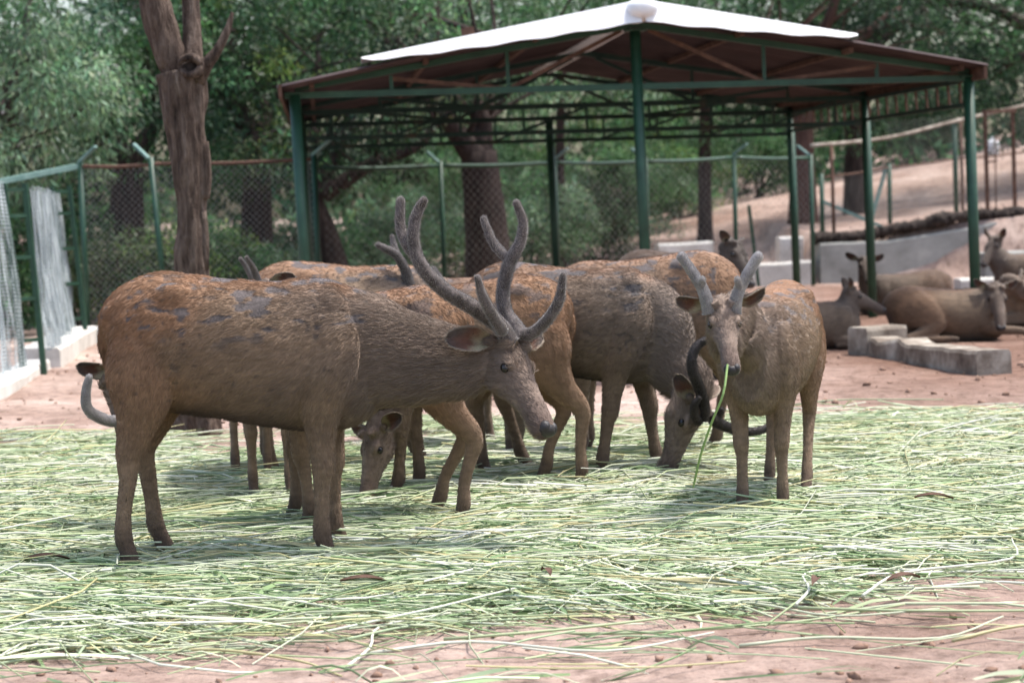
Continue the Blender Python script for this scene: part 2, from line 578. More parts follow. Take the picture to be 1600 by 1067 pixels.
# grey retaining wall under the hill, right
wall_block('retaining_wall', [(5.05, 31.3), (6.4, 31.5), (9.0, 31.9), (14, 32.6)], [0.66, 0.66, 0.80, 1.0, 0.96, 1.06, 1.1, 1.12, 1.15], 0, 0.3,
           MAT['concrete'], 'long grey concrete retaining wall under the sandy hill with a wavy top', rough=0.015, seed=4)
# black matting along its top
mb = MB()
P = cat_rom([(5.0, 31.35, .74), (5.8, 31.42, .76), (6.6, 31.52, .88), (7.6, 31.66, 1.03), (8.3, 31.8, 1.02), (9.4, 31.95, 1.12), (11, 32.2, 1.2), (13.6, 32.5, 1.25)], 6)
P = cat_rom(P, 5)
rr_ = 0.075 + 0.11 * (fbm(P, 3.2, 8) - 0.35)
mb.tube(P, rr_ * 1.3, (0, 1, 0), 10, rad2=rr_)
mb.v[-1] = mb.v[-1] + np.random.default_rng(4).normal(size=mb.v[-1].shape) * .018
rb = np.random.default_rng(41)
for _k in range(900):
    c_ = P[rb.integers(0, len(P))] + rb.normal(size=3) * (.04, .05, .05)
    e_ = c_ + rb.normal(size=3) * (.07, .07, .06)
    mb.add([c_, c_ + (.012, 0, .008), e_], [(0, 1, 2)])
tag(mb.build('rolled_matting', MAT['thatch'], smooth=True), 'black bristly brush roll lying along the top of the retaining wall', 'brush roll')
wall_block('low_wall', [(3.9, 31.2), (4.95, 31.25)], 0.36, 0.38, 0.35, MAT['concrete_white'],
           'short whitewashed low wall butting against the grey retaining wall', seed=6)
wall_block('white_pier', [(4.55, 32.4), (4.95, 32.45)], 0.75, 0.75, 0.3, MAT['concrete_white'],
           'small pale masonry pier behind the short whitewashed wall', seed=16)
wall_block('stone_slab', [(2.72, 35.2), (3.72, 35.3)], 0.62, 0.64, 0.5, MAT['concrete_white'],
           'pale concrete trough edge above the backs of the grazing herd', 'slab', seed=7)
wall_block('feeding_ledge', [(7.2, 29.3), (8.4, 29.45)], 0.5, 0.5, 0.5, MAT['concrete'],
           'grey concrete ledge with a pale top in front of the retaining wall', 'ledge', seed=17)
wall_block('feeding_step', [(6.6, 28.2), (8.0, 28.3)], 0.16, 0.16, 0.35, MAT['concrete_white'],
           'low pale concrete step below the grey ledge', 'step', seed=18, rough=0.03)
# beam and block at the foot of the shelter
A = ground(1352, 548)
B = ground(1556, 590)
wall_block('kerb_beam', [A[:2], B[:2]], 0.12, 0.24, 0.30, MAT['concrete_dirty'],
           'worn concrete kerb beam at the foot of the green corner post', 'kerb', rough=0.055, seed=9)
A = ground(1340, 553); B = ground(1402, 547)
wall_block('concrete_block', [A[:2], B[:2]], 0.25, 0.25, 0.26, MAT['concrete_dirty'],
           'squarish grey concrete block at the far end of the worn kerb beam', 'block', rough=0.012, seed=10)
# left enclosure kerb
L0, L1, L2, L3, L4 = ground(-160, 668), ground(0, 610), ground(58, 578), ground(125, 538), ground(200, 536)
wall_block('kerb_wall', [L0[:2], L1[:2], L2[:2]], 0.10, 0.10, 0.28, MAT['concrete_white'],
           'white kerb under the netting covered fence', 'kerb', rough=0.02, seed=11)
wall_block('kerb_wall', [(L2 + (L3 - L2) * .06)[:2], L3[:2]], 0.20, 0.22, 0.42, MAT['concrete_white'],
           'taller stepped white kerb between netting fence and corner of the wire fence', 'kerb', rough=0.03, seed=12)
wall_block('kerb_wall', [L3[:2] + (0.25, 0.1), L4[:2], ground(420, 528)[:2], ground(760, 505)[:2]], 0.2, 0.2, 0.3, MAT['concrete_white'],
           'white kerb running along under the chain link fence behind the bare trunk', 'kerb', rough=0.02, seed=13)


# ------------------------------------------------------------------ fences
def chain_lines(mb, A, B, h, step, w):
    """two crossing families of straight wires between A and B (base points), height h"""
    A, B = np.asarray(A, float), np.asarray(B, float)
    Lg = np.linalg.norm(B - A)
    ex = (B - A) / Lg
    for sgn in (1, -1):
        u = -h
        while u < Lg:
            t0, t1 = max(0, -u), min(h, Lg - u)
            if t1 - t0 > 0.02:
                p = (u + t0, t0)
                q = (u + t1, t1)
                if sgn < 0:
                    p, q = (Lg - p[0], p[1]), (Lg - q[0], q[1])
                pp = A + ex * p[0] + np.array([0, 0, p[1]])
                qq = A + ex * q[0] + np.array([0, 0, q[1]])
                d = np.array([ex[0], ex[1], 0]) * w * 0.7
                o = np.array([-ex[1], ex[0], 0]) * w * 0.6
                vs = [pp - d, pp + d, pp + o, qq - d, qq + d, qq + o]
                mb.add(vs, [(0, 1, 4, 3), (1, 2, 5, 4), (2, 0, 3, 5)])
            u += step
    return mb


def wire_fence(root, pts, h, step=0.085, w=0.0028, post_r=0.03, arm=0.0, rail=MAT['green_paint'], post=MAT['green_paint'], lean=None, rail_r=0.022):
    for i, p in enumerate(pts):
        mb = MB()
        top = np.array(p) + (0, 0, h + 0.06)
        if lean and i in lean:
            top = top + np.array(lean[i])
        mb.tube([np.array(p) - (0, 0, 0.2), top], post_r, (1, 0, 0), 8)
        mb.build('post', post, root, smooth=True)
        if arm:
            mb = MB()
            mb.beam(top - (0.02, 0, 0.02), top + np.array([arm * 0.75, -arm * 0.5, arm * 0.55]) * (1 if i % 2 == 0 else -1) * np.array([1, 1, 1 if i % 2 == 0 else -1]), 0.045, 0.03)
            mb.build('post_arm', MAT['green_pale'], root)
    for a, b_ in zip(pts[:-1], pts[1:]):
        a, b_ = np.array(a, float), np.array(b_, float)
        mb = MB()
        mid = (a + b_) / 2 + (0, 0, h - 0.02)
        mb.tube(cat_rom([a + (0, 0, h), mid, b_ + (0, 0, h)], 4), rail_r, (0, 0, 1), 6)
        mb.build('top_rail', rail, root, smooth=True)
        mb = chain_lines(MB(), a + (0, 0, 0.05), b_ + (0, 0, 0.05), h - 0.05, step, w)
        # sheared to follow the slope
        mb.build('chain_link', MAT['wire'], root)


# back fence, left stretch (behind the bare trunk)
fl = [L3 + (0.05, 0.15, 0.1), ground(262, 533), ground(500, 525)]
fl = [np.array([p[0], p[1] + 0.1, 0.12]) for p in fl]
rt = thing('wire_fence', fl[0], 'chain link fence with rusty top rail behind the bare tree trunk', 'fence')
wire_fence(rt, fl, 1.98, 0.078, 0.0034, 0.035, arm=0.3, rail=MAT['rust'], lean={1: (-0.12, 0, 0.02)})
# pale brace of the left corner
mb = MB()
mb.beam(fl[0] + (-0.05, 0, 1.98), at(-60, 296, 21.5), 0.09, 0.06)
mb.build('brace', MAT['green_pale'], rt)
# back fence, centre and right stretch
cpx = [(505, 26), (690, 27), (868, 28), (1010, 29.0), (1148, 30.0), (1268, 30.8)]
cp = []
for px, d in cpx:
    p = at(px, 300, d)
    cp.append(np.array([p[0], p[1], terr(p[0], p[1])]))
rt = thing('wire_fence', cp[0], 'long green railed wire fence seen through the open shelter', 'fence')
wire_fence(rt, cp, 2.05, 0.12, 0.0034, 0.035, arm=0.26, lean={0: (-0.2, 0, 0)}, rail_r=0.03)
mb = MB()
mb.beam(cp[4] + (0.35, 0.05, 0.02), cp[4] + (0.22, 0.05, 1.3), 0.05)
mb.build('brace', MAT['green_paint'], rt)
# hillside fence on the right
hp = []
for px, d in [(1284, 32.0), (1390, 33.5), (1494, 35.0), (1640, 37.0)]:
    p = at(px, 300, d)
    hp.append(np.array([p[0], p[1], terr(p[0], p[1]) - 0.03]))
rt = thing('wire_fence', hp[0], 'wire fence climbing the sandy hill above the retaining wall', 'fence')
wire_fence(rt, hp, 1.0, 0.12, 0.0032, 0.04, rail=MAT['rust'], rail_r=0.016)
for k, (a, b_) in enumerate([(hp[0] + (0, 0, .6), hp[0] + (1.55, .2, -0.1)), (hp[1] + (-0.4, -.2, 0), hp[1] + (-0.05, 0, 1.0))]):
    mb = MB(); mb.beam(a, b_, 0.05); mb.build('brace', MAT['green_pale'], rt)
mb = MB()
Pc = cat_rom([at(1268, 228, 30.8), at(1385, 216, 32.5), at(1500, 188, 34), at(1660, 152, 36)], 6)
mb.tube(Pc, 0.032, (0, 0, 1), 7)
mb.build('sloping_rail', MAT['concrete_dirty'], rt, smooth=True)
for px, d, ytop in [(1302, 31.6, 226), (1494, 34, 190), (1504, 35.5, 190)]:
    p = at(px, 300, d); q = at(px - 3, ytop, d)
    mb = MB(); mb.tube([(p[0], p[1], terr(p[0], p[1]) - .1), q], 0.03 if px != 1494 else 0.045, (1, 0, 0), 7)
    mb.build('post', MAT['rust'] if px != 1494 else MAT['green_paint'], rt, smooth=True)
for (pa, pb, d) in [((1385, 225), (1600, 150), 33)]:
    pass
# netting of that upper fence
mb = MB()
a, b_ = at(1385, 300, 32.5), at(1640, 300, 36)
mb = chain_lines(MB(), (a[0], a[1], terr(a[0], a[1])), (b_[0], b_[1], terr(a[0], a[1]) + .35), 1.75, 0.12, 0.003)
mb.build('chain_link', MAT['wire'], rt)

# rusty gate frame on the hill
g0, g1 = at(1543, 300, 33.6), at(1586, 300, 34.0)
zg0 = terr(g0[0], g0[1]) - 0.02
rt = thing('gate_frame', (g0[0], g0[1], zg0), 'rusty empty gate frame standing on the retaining wall', 'gate')
for p in (g0, g1):
    mb = MB(); mb.beam((p[0], p[1], zg0 - .1), (p[0] - .03, p[1], zg0 + 1.78), 0.06); mb.build('jamb', MAT['rust'], rt)
mb = MB(); mb.beam((g0[0] - .06, g0[1], zg0 + 1.78), (g1[0] + 0.02, g1[1], zg0 + 1.80), 0.06); mb.build('lintel', MAT['rust'], rt)
mb = MB(); mb.beam((g0[0], g0[1], zg0 + 0.9), (g0[0] + .18, g0[1] + .02, zg0 + 0.92), 0.03); mb.build('latch_bar', MAT['rust'], rt)
mb = MB(); p = at(1556, 300, 33.7); mb.beam((p[0], p[1], zg0 - .05), (p[0], p[1], zg0 + 1.35), 0.02); mb.build('rod', MAT['rust'], rt)
# white drum on the hill behind it
p = at(1551, 240, 44); zz = terr(p[0], p[1])
mb = MB()
mb.tube([(p[0], p[1], zz - .03), (p[0], p[1], zz + .02), (p[0], p[1], zz + .3), (p[0], p[1], zz + .36)], [0.13, .15, .15, .08], (1, 0, 0), 14)
mb.tube([(p[0], p[1], zz + .35), (p[0], p[1], zz + .42)], .05, (1, 0, 0), 10)
tag(mb.build('water_can', MAT['plastic_white'], smooth=True), 'small white can standing on the hill behind the rusty gate frame', 'can')

# left fence hung with netting
rt = thing('net_fence', L1, 'green framed fence hung with pale torn shade netting', 'fence')
posts = [L0 + (0, .05, 0), L1 + (L2 - L1) * 0.62, L2 + (L3 - L2) * 0.78]
Lm = L1 + (L2 - L1) * 0.62
line = [L0, Lm, L3]
for p, lx in ((L0, 0), (Lm, -.10), (L3 + (L2 - L3) * .25, -.12)):
    for dx in (0.0, 0.16):
        mb = MB(); mb.beam(np.array([p[0] + dx, p[1] + dx, -0.05]), np.array([p[0] + dx + lx, p[1] + dx, 1.86]), 0.05)
        mb.build('post', MAT['green_paint'], rt)
    for z in (0.35, 0.75, 1.15, 1.55, 1.8):
        mb = MB(); f_ = z / 1.86
        mb.beam(np.array([p[0] + lx * f_, p[1], z]), np.array([p[0] + .16 + lx * f_, p[1] + .16, z]), 0.035)
        mb.build('rung', MAT['green_paint'], rt)


def netting(a, b_, z0, z1, ha, hb, seed, nu=60, nv=24):
    a, b_ = np.array(a, float), np.array(b_, float)
    u, v = np.meshgrid(np.linspace(0, 1, nu), np.linspace(0, 1, nv))
    Lg = np.linalg.norm(b_ - a)
    base_ = a[None, None] + (b_ - a)[None, None] * u[..., None]
    fold = 0.05 * np.sin(u * Lg * 9 + 1.5 * np.sin(v * 3 + seed)) + 0.03 * np.sin(u * Lg * 23 + seed + v * 2)
    nrm = np.array([-(b_ - a)[1], (b_ - a)[0], 0]) / Lg
    top = z1 + (hb - ha) * u + 0.03 * np.sin(u * Lg * 5 + seed)
    pos = base_ + nrm * (fold * (0.5 + 0.6 * (1 - v)))[..., None]
    pos[..., 2] = z0 + (top - z0) * v + 0.05 * np.sin(u * Lg * 4 + 1) * (1 - v)
    pos[..., 0] += -0.10 * v
    idx = np.arange(nu * nv).reshape(nv, nu)
    q = np.stack([idx[:-1, :-1], idx[:-1, 1:], idx[1:, 1:], idx[1:, :-1]], -1).reshape(-1, 4)
    me = fast_mesh('netting', pos.reshape(-1, 3), quads=q, mat=MAT['netting'])
    uv = me.uv_layers.new(name='UVMap')
    UVs = np.stack([u.ravel() * Lg * 1.6, v.ravel() * 2 * 1.6], 1)
    lv = np.zeros(len(me.loops), np.int32)
    me.loops.foreach_get('vertex_index', lv)
    uv.data.foreach_set('uv', UVs[lv].ravel())
    me.polygons.foreach_set('use_smooth', [True] * len(me.polygons))
    return me


link('netting', netting(L0 + (.06, 0, 0), Lm + (.0, 0, 0), 0.08, 1.86, 0, 0.0, 1.0), rt)
link('netting', netting(Lm + (.20, .2, 0), L3 + (-.0, -.3, 0), 0.22, 1.82, 0, -0.03, 2.2), rt)


# ------------------------------------------------------------------ shelter
FLp, FRp = ground(475, 590), ground(1527, 557)
FRp = np.array([at(1527, 557, 19.2)[0], 19.2, 0.0])
FLp = np.array([at(475, 300, 18.55)[0], 18.55, 0.0])
dirx = (FRp - FLp) / np.linalg.norm(FRp - FLp)
WID = np.linalg.norm(FRp - FLp)
diry = np.array([-dirx[1], dirx[0], 0])
EAVE, APEX, BAYS = 2.62, 3.22, (0.0, 3.65, 7.3)


def S(u, v, z):
    return FLp + dirx * u + diry * v + np.array([-0.02 * z, 0, z])      # the frame leans a little


sh = thing('open_shelter', S(WID / 2, 3.6, 0), 'open sided pitched roof shelter on green posts with steel trusses', 'shelter')
half = WID / 2
zr = lambda u: EAVE + (APEX - EAVE) * (1 - abs(u - half) / half)
for bi, v in enumerate(BAYS):
    pm = MAT['green_paint'] if bi == 0 else MAT['steel_dark']
    for u in ((0, half, WID) if bi != 1 else (0, WID)):
        z1 = EAVE + 0.02 if u != half else (APEX - 0.05 if bi == 0 else EAVE)
        z0 = -0.25
        mb = MB()
        mb.tube([S(u, v, z0), S(u, v, z1)], 0.055, (1, 0, 0), 12)
        po = mb.build('post', MAT['green_paint'], sh, smooth=True)
        mb = MB()
        mb.beam(S(u - .1, v, z1 - .005), S(u + .1, v, z1 - .005), 0.16, 0.018)
        mb.build('cap_plate', pm, po)
    mb = MB(); mb.beam(S(-.1, v, EAVE), S(WID + .1, v, EAVE), 0.055, 0.06); mb.build('tie_beam', pm, sh)
    for s in (0, 1):
        mb = MB(); mb.beam(S(0 if s == 0 else WID, v, EAVE + .06), S(half, v, APEX - .0), 0.055, 0.06); mb.build('rafter', pm, sh)
    for k in (-0.72, -0.38, 0.38, 0.72):
        u = half + k * half
        mb = MB(); mb.beam(S(u, v, EAVE), S(u, v, zr(u)), 0.035); mb.build('strut', pm, sh)
    for a, b_ in ((-.72, -.38), (-.38, -.04), (.38, .04), (.72, .38)):
        ua, ub = half + a * half, half + b_ * half
        lo, hi = (ub, ua) if abs(a) > .5 else (ua, ub)
        mb = MB(); mb.beam(S(lo, v + .003, EAVE + .01), S(hi, v + .003, zr(hi) - .03), 0.04); mb.build('diagonal', MAT['rust'] if bi == 0 else pm, sh)
# second chord below the rear frames, with lattice
for v in BAYS[1:]:
    mb = MB(); mb.beam(S(0.05, v, EAVE - .3), S(WID - .05, v, EAVE - .3), 0.045, 0.05); mb.build('lower_chord', MAT['steel_dark'], sh)
    for i in range(9):
        u = WID * (i + .5) / 9
        mb = MB(); mb.beam(S(u, v, EAVE - .28), S(u, v, EAVE), 0.028); mb.build('strut', MAT['steel_dark'], sh)
        if i % 2:
            mb = MB(); mb.beam(S(u, v + .002, EAVE - .28), S(u + WID / 9, v + .002, EAVE - .02), 0.026); mb.build('diagonal', MAT['steel_dark'], sh)
# side lattice girders
for u in (0.0, WID):
    for z in (EAVE - .02, EAVE - .26):
        mb = MB(); mb.beam(S(u, .07, z), S(u, BAYS[2] - .07, z), 0.04); mb.build('side_girder', MAT['steel_dark'], sh)
    for i in range(20):
        v = 0.25 + i * 0.36
        mb = MB(); mb.beam(S(u, v, EAVE - .25), S(u, v + .02, EAVE - .03), 0.022); mb.build('girder_bar', MAT['rust'], sh)
# purlins
for k in (-.95, -.62, -.3, .3, .62, .95):
    u = half + k * half
    mb = MB(); mb.beam(S(u, -.3, zr(u) + .055), S(u, BAYS[2] + .3, zr(u) + .055), 0.045, 0.05); mb.build('purlin', MAT['rust'], sh)
# corrugated sheets, seven each side
V0, V1, OV = -0.42, BAYS[2] + 0.4, 0.13
sheet_w = (V1 - V0) / 7
for s in (-1, 1):
    for i in range(7):
        nv_, nu_ = 30, 10
        vv = np.linspace(0, sheet_w + 0.06, nv_)
        uu = np.linspace(0.0, 1.0, nu_)
        Vv, Uu = np.meshgrid(vv, uu)
        u = half + s * (0.03 + Uu * (half + (OV if s < 0 else 0.03)))
        z = EAVE + (APEX - EAVE) * (1 - np.abs(u - half) / half) + 0.115 + 0.022 * np.sin(Vv / 0.146 * 2 * math.pi) + 0.004 * (i % 2) - 0.02 * Uu ** 3
        z = z + (0.012 * math.sin(i * 2.3 + s))
        pts = FLp + dirx * u[..., None] + diry * (V0 + i * sheet_w + Vv)[..., None]
        pts[..., 2] = z
        pts[..., 0] -= 0.02 * z
        lowp = pts.copy(); lowp[..., 2] -= 0.008
        idx = np.arange(nu_ * nv_).reshape(nu_, nv_)
        q = np.stack([idx[:-1, :-1], idx[:-1, 1:], idx[1:, 1:], idx[1:, :-1]], -1).reshape(-1, 4)
        q = np.concatenate([q, q[:, ::-1] + nu_ * nv_])
        ring = np.concatenate([idx[0, :], idx[1:, -1], idx[-1, -2::-1], idx[-2:0:-1, 0]])
        r2 = np.roll(ring, -1)
        q = np.concatenate([q, np.stack([ring, ring + nu_ * nv_, r2 + nu_ * nv_, r2], 1)])
        link('roof_sheet', fast_mesh('roof_sheet', np.concatenate([pts.reshape(-1, 3), lowp.reshape(-1, 3)]), quads=q, mat=MAT['roof']), sh)
# white bent flashing over the gable edge, widest at the ridge
for s, ext in ((-1, 0.80), (1, 0.62)):
    K = 26
    t = np.linspace(0.0, ext, K)
    u = half + s * (0.02 + t * half)
    z = EAVE + (APEX - EAVE) * (1 - np.abs(u - half) / half) + 0.15
    wdt = 0.215 * np.clip((1 - t / ext), 0, 1) ** 0.62 + 0.006
    wav = 0.008 * np.sin(t * 40)
    rows = [(0.10, 0.012), (-0.03, 0.016), (-0.10, -0.30), (-0.17, -0.62)]
    vs = []
    for k in range(K):
        for (dv, dz) in ((0.30, 0.02), (0.0, 0.05), (-.03, 0.045), (-0.05 - wdt[k] * .35, 0.04 - wdt[k] * 0.95 + wav[k])):
            vs.append(S(u[k], V0 + dv - .01, z[k] + dz))
    fs = []
    for k in range(K - 1):
        for j in range(3):
            fs.append((k * 4 + j, (k + 1) * 4 + j, (k + 1) * 4 + j + 1, k * 4 + j + 1))
    mb = MB(); mb.add(vs, fs)
    o = mb.build('gable_flashing', MAT['white_sheet'], sh)
    so = o.modifiers.new('thickness', 'SOLIDIFY'); so.thickness = 0.006
# ridge cap with rounded end
mb = MB()
Pq = [S(half, v, APEX + .11) for v in (V0 - .2, V0 - .17, V0 - .08, V0, V0 + 3, V1 + .05)]
mb.tube(Pq, [0.05, .12, .155, .16, .16, .16], dirx, 14, rad2=[0.04, .08, .10, .105, .105, .105])
mb.build('ridge_cap', MAT['white_sheet'], sh, smooth=True)
# dark eave boards
for s, u in ((0, -OV), (1, WID + .03)):
    mb = MB(); zz = zr(0) - (APEX - EAVE) * OV / half + .05
    mb.beam(S(u, V0, zz), S(u, V1, zz), 0.03, 0.12); mb.build('eave_board', MAT['rust'], sh)
# brick weighing the roof down
mb = MB(); ub = half - .50 * half
mb.beam(S(ub - .06, V0 + .05, zr(ub) + .235), S(ub + .06, V0 + .05, zr(ub) + .25), 0.10, 0.07)
tag(mb.build('brick', MAT['rust']), 'small reddish brick lying on the white edge of the shelter roof', 'brick')


# ------------------------------------------------------------------ trees
def leaf_cloud(centers, radii, n_per, ln, wd, droop, seed, tints, flat=0.7, jit=0.25):
    rng = np.random.default_rng(seed)
    C = np.repeat(centers, n_per, 0)
    R = np.repeat(radii, n_per)
    n = len(C)
    d = rng.normal(size=(n, 3))
    d /= np.linalg.norm(d, axis=1)[:, None]
    rad = rng.random(n) ** 0.45
    off = d * (rad * R)[:, None]
    off[:, 2] *= flat
    off[:, 2] -= 0.35 * (off[:, 0] ** 2 + off[:, 1] ** 2) / np.maximum(R, .05)
    P = C + off
    ax = d * 0.55 + rng.normal(size=(n, 3)) * 0.45
    ax[:, 2] -= droop
    ax /= np.linalg.norm(ax, axis=1)[:, None]
    sd = np.cross(ax, rng.normal(size=(n, 3)))
    sd /= np.linalg.norm(sd, axis=1)[:, None] + 1e-9
    L = ln * (0.6 + 0.8 * rng.random(n))[:, None]
    Wd = wd * (0.7 + 0.6 * rng.random(n))[:, None]
    nrm = np.cross(ax, sd)
    v0 = P
    v1 = P + ax * L * 0.45 + sd * Wd * 0.5 + nrm * L * .05
    v2 = P + ax * L
    v3 = P + ax * L * 0.45 - sd * Wd * 0.5 + nrm * L * .05
    V = np.stack([v0, v1, v2, v3], 1).reshape(-1, 3)
    q = np.arange(n * 4).reshape(-1, 4)
    tints = np.array(tints)
    ci = np.repeat(rng.integers(0, len(tints), len(centers)), n_per)
    cl = np.repeat(np.exp(rng.normal(size=len(centers)) * .38), n_per)[:, None]
    col = tints[ci] * cl * (1 + jit * rng.normal(size=(n, 1)))
    col = np.clip(col * (1 + 0.10 * rng.normal(size=(n, 3))), 0.006, 0.6)
    return V, q, np.repeat(col, 4, 0)


def branch(mb, p, q, r0, r1, rng, wob=0.12, n=8, K=6):
    p, q = np.array(p, float), np.array(q, float)
    L = np.linalg.norm(q - p)
    pts = [p + (q - p) * t + rng.normal(size=3) * wob * L * 0.25 * math.sin(math.pi * t) for t in np.linspace(0, 1, K)]
    P = cat_rom(pts, 3)
    mb.tube(P, np.linspace(r0, r1, len(P)), (0.3, 1, 0.1), n)
    return P


def tree(name, base_xy, lean, trunk_h, r0, crown_c, crown_r, nclump, nper, label, tints, bark, seed, leaf=(0.11, 0.034), droop=0.5,
         limbs=None, clump_r=0.5, group=None, category='tree'):
    rng = np.random.default_rng(seed)
    x, y = base_xy
    z = terr(x, y)
    root = thing(name, (x, y, z), label, category, group)
    crown_c = np.array(crown_c, float)
    crown_r = np.array(crown_r, float)
    d = rng.normal(size=(nclump, 3))
    d /= np.linalg.norm(d, axis=1)[:, None]
    C = crown_c + d * crown_r * (0.35 + 0.65 * rng.random((nclump, 1)) ** 0.5)
    C[:, 2] = np.maximum(C[:, 2], z + 0.25)
    mb = MB()
    fork = np.array([x + lean[0], y + lean[1], z + trunk_h])
    P = cat_rom([(x, y, z - .2), (x + lean[0] * .3, y + lean[1] * .3, z + trunk_h * .45), fork], 6)
    rad = np.linspace(r0 * 1.18, r0 * 0.8, len(P)) * (1 + 0.25 * np.exp(-np.linspace(0, 9, len(P))))
    rad *= 1 + 0.12 * (fbm(P * 1.0, 3, seed) - .5)
    mb.tube(P, rad, (0, 1, 0), 14)
    ends = limbs if limbs else [crown_c + rng.normal(size=3) * crown_r * 0.45 for _ in range(4)]
    for e in ends:
        Pb = branch(mb, P[-2], e, r0 * 0.62, r0 * 0.16, rng)
        for k in range(5):
            c = C[rng.integers(0, nclump)]
            j = rng.integers(len(Pb) // 3, len(Pb))
            branch(mb, Pb[j], c, r0 * 0.14, 0.012, rng, n=5, K=4)
    mb.build('trunk', bark, root, smooth=True)
    R = clump_r * (0.6 + 0.8 * rng.random(nclump))
    V, q, col = leaf_cloud(C, R, nper, leaf[0], leaf[1], droop, seed + 1, tints)
    link('crown', fast_mesh('crown', V, quads=q, mat=MAT['leaf'], col=col), root)
    return root


G_DARK = [(0.026, 0.062, 0.028), (0.035, 0.082, 0.035), (0.02, 0.05, 0.028)]
G_MID = [(0.055, 0.125, 0.048), (0.075, 0.155, 0.06), (0.045, 0.105, 0.048)]
G_PALE = [(0.14, 0.23, 0.125), (0.19, 0.28, 0.17), (0.10, 0.18, 0.10)]
G_YEL = [(0.14, 0.22, 0.055), (0.18, 0.26, 0.075), (0.10, 0.17, 0.05)]
G_OLIVE = [(0.075, 0.10, 0.05), (0.055, 0.08, 0.04), (0.095, 0.12, 0.065)]


def xy(px, Y):
    p = at(px, 300, Y)
    return (p[0], p[1])


# forked dark tree seen through the shelter
bx, by = xy(762, 29.0)
lim = [at(672, 165, 28.6), at(745, 120, 29.2), at(775, 60, 29.6), at(600, 60, 28.4)]
rt = tree('forked_tree', (bx, by), (-0.12, 0, 0), 2.25, 0.34, at(745, -60, 29.5), (4.2, 2.0, 2.2), 120, 120,
          'dark forked tree with thick twin limbs behind the open shelter', G_MID, MAT['bark_dark'], 21, limbs=lim, clump_r=0.6)
bx, by = xy(528, 27.6)
tree('leaning_tree', (bx, by), (-0.45, 0, 0), 1.75, 0.22, at(500, 150, 28), (2.6, 1.6, 1.5), 80, 120,
     'short dark trunked leafy tree beside the left shelter post', G_DARK + G_OLIVE[:1], MAT['bark_dark'], 22, clump_r=0.5)
# pale feathery tree at the far left, sunlit
bx, by = xy(-60, 25.5)
tree('feathery_tree', (bx, by), (0.2, 0, 0), 1.8, 0.2, at(10, 120, 25), (1.45, 1.3, 1.5), 60, 190,
     'pale feathery tree beyond the netting fence', G_PALE, MAT['bark_dark'], 23, leaf=(0.12, 0.028), droop=0.9, clump_r=0.45)
bx, by = xy(190, 27.5)
tree('spreading_tree', (bx, by), (0.1, 0.1, 0), 2.4, 0.26, at(150, 90, 28), (2.3, 1.6, 2.0), 110, 150,
     'dark green spreading tree beside the pale feathery tree', G_DARK + G_MID, MAT['bark_dark'], 24, clump_r=0.48, droop=0.7)
bx, by = xy(395, 28.5)
tree('spreading_tree', (bx, by), (0.1, 0.1, 0), 2.6, 0.24, at(385, 60, 29), (2.0, 1.6, 2.1), 100, 150,
     'mid green tree rising right behind the bare trunk', G_MID + G_YEL[:1], MAT['bark_dark'], 25, clump_r=0.5, droop=0.7)
bx, by = xy(768, 33)
tree('bright_tree', (bx, by), (-0.5, 0.1, 0), 2.9, 0.16, at(640, 50, 33), (2.5, 1.6, 2.1), 110, 150,
     'bright bluish green tree above the left slope of the shelter roof', G_PALE + G_MID, MAT['bark_dark'], 26, clump_r=0.55, droop=0.8)
bx, by = xy(872, 36)
tree('bright_tree', (bx, by), (0.1, 0.1, 0), 3.2, 0.10, at(850, 30, 36), (2.8, 1.6, 2.2), 100, 150,
     'pale drooping tree just left of the roof ridge', G_PALE[:2] + G_MID[:1], MAT['bark_dark'], 27, clump_r=0.55, droop=0.9)
bx, by = xy(1100, 38)
tree('tall_tree', (bx, by), (0.1, 0.1, 0), 3.4, 0.13, at(1120, 20, 38), (3.6, 2, 2.6), 120, 150,
     'mid green tree behind the right slope of the shelter roof', G_MID + G_DARK[:1], MAT['bark_dark'], 28, clump_r=0.6)
bx, by = xy(1254, 36.5)
tree('hill_tree', (bx, by), (0.05, 0.1, 0), 3.0, 0.23, at(1270, 40, 37), (3.2, 2, 2.2), 100, 150,
     'reddish trunked tree standing on the hill behind a rear shelter post', G_DARK + G_MID[:1], MAT['bark_red'], 29, clump_r=0.6)
bx, by = xy(1336, 38.5)
tree('hill_tree', (bx, by), (0.05, 0.1, 0), 3.2, 0.2, at(1400, 30, 39), (3.4, 2, 2.4), 110, 150,
     'dark trunked tree on the hill behind the side post of the shelter', G_DARK + G_MID[:1], MAT['bark_dark'], 30, clump_r=0.6)
bx, by = xy(1660, 40)
tree('hill_tree', (bx, by), (0.05, 0.1, 0), 3.2, 0.25, at(1580, 70, 40), (3.0, 2, 2.2), 110, 150,
     'very dark leafy tree above the sloping fence rail on the hill', G_DARK, MAT['bark_dark'], 31, clump_r=0.6)

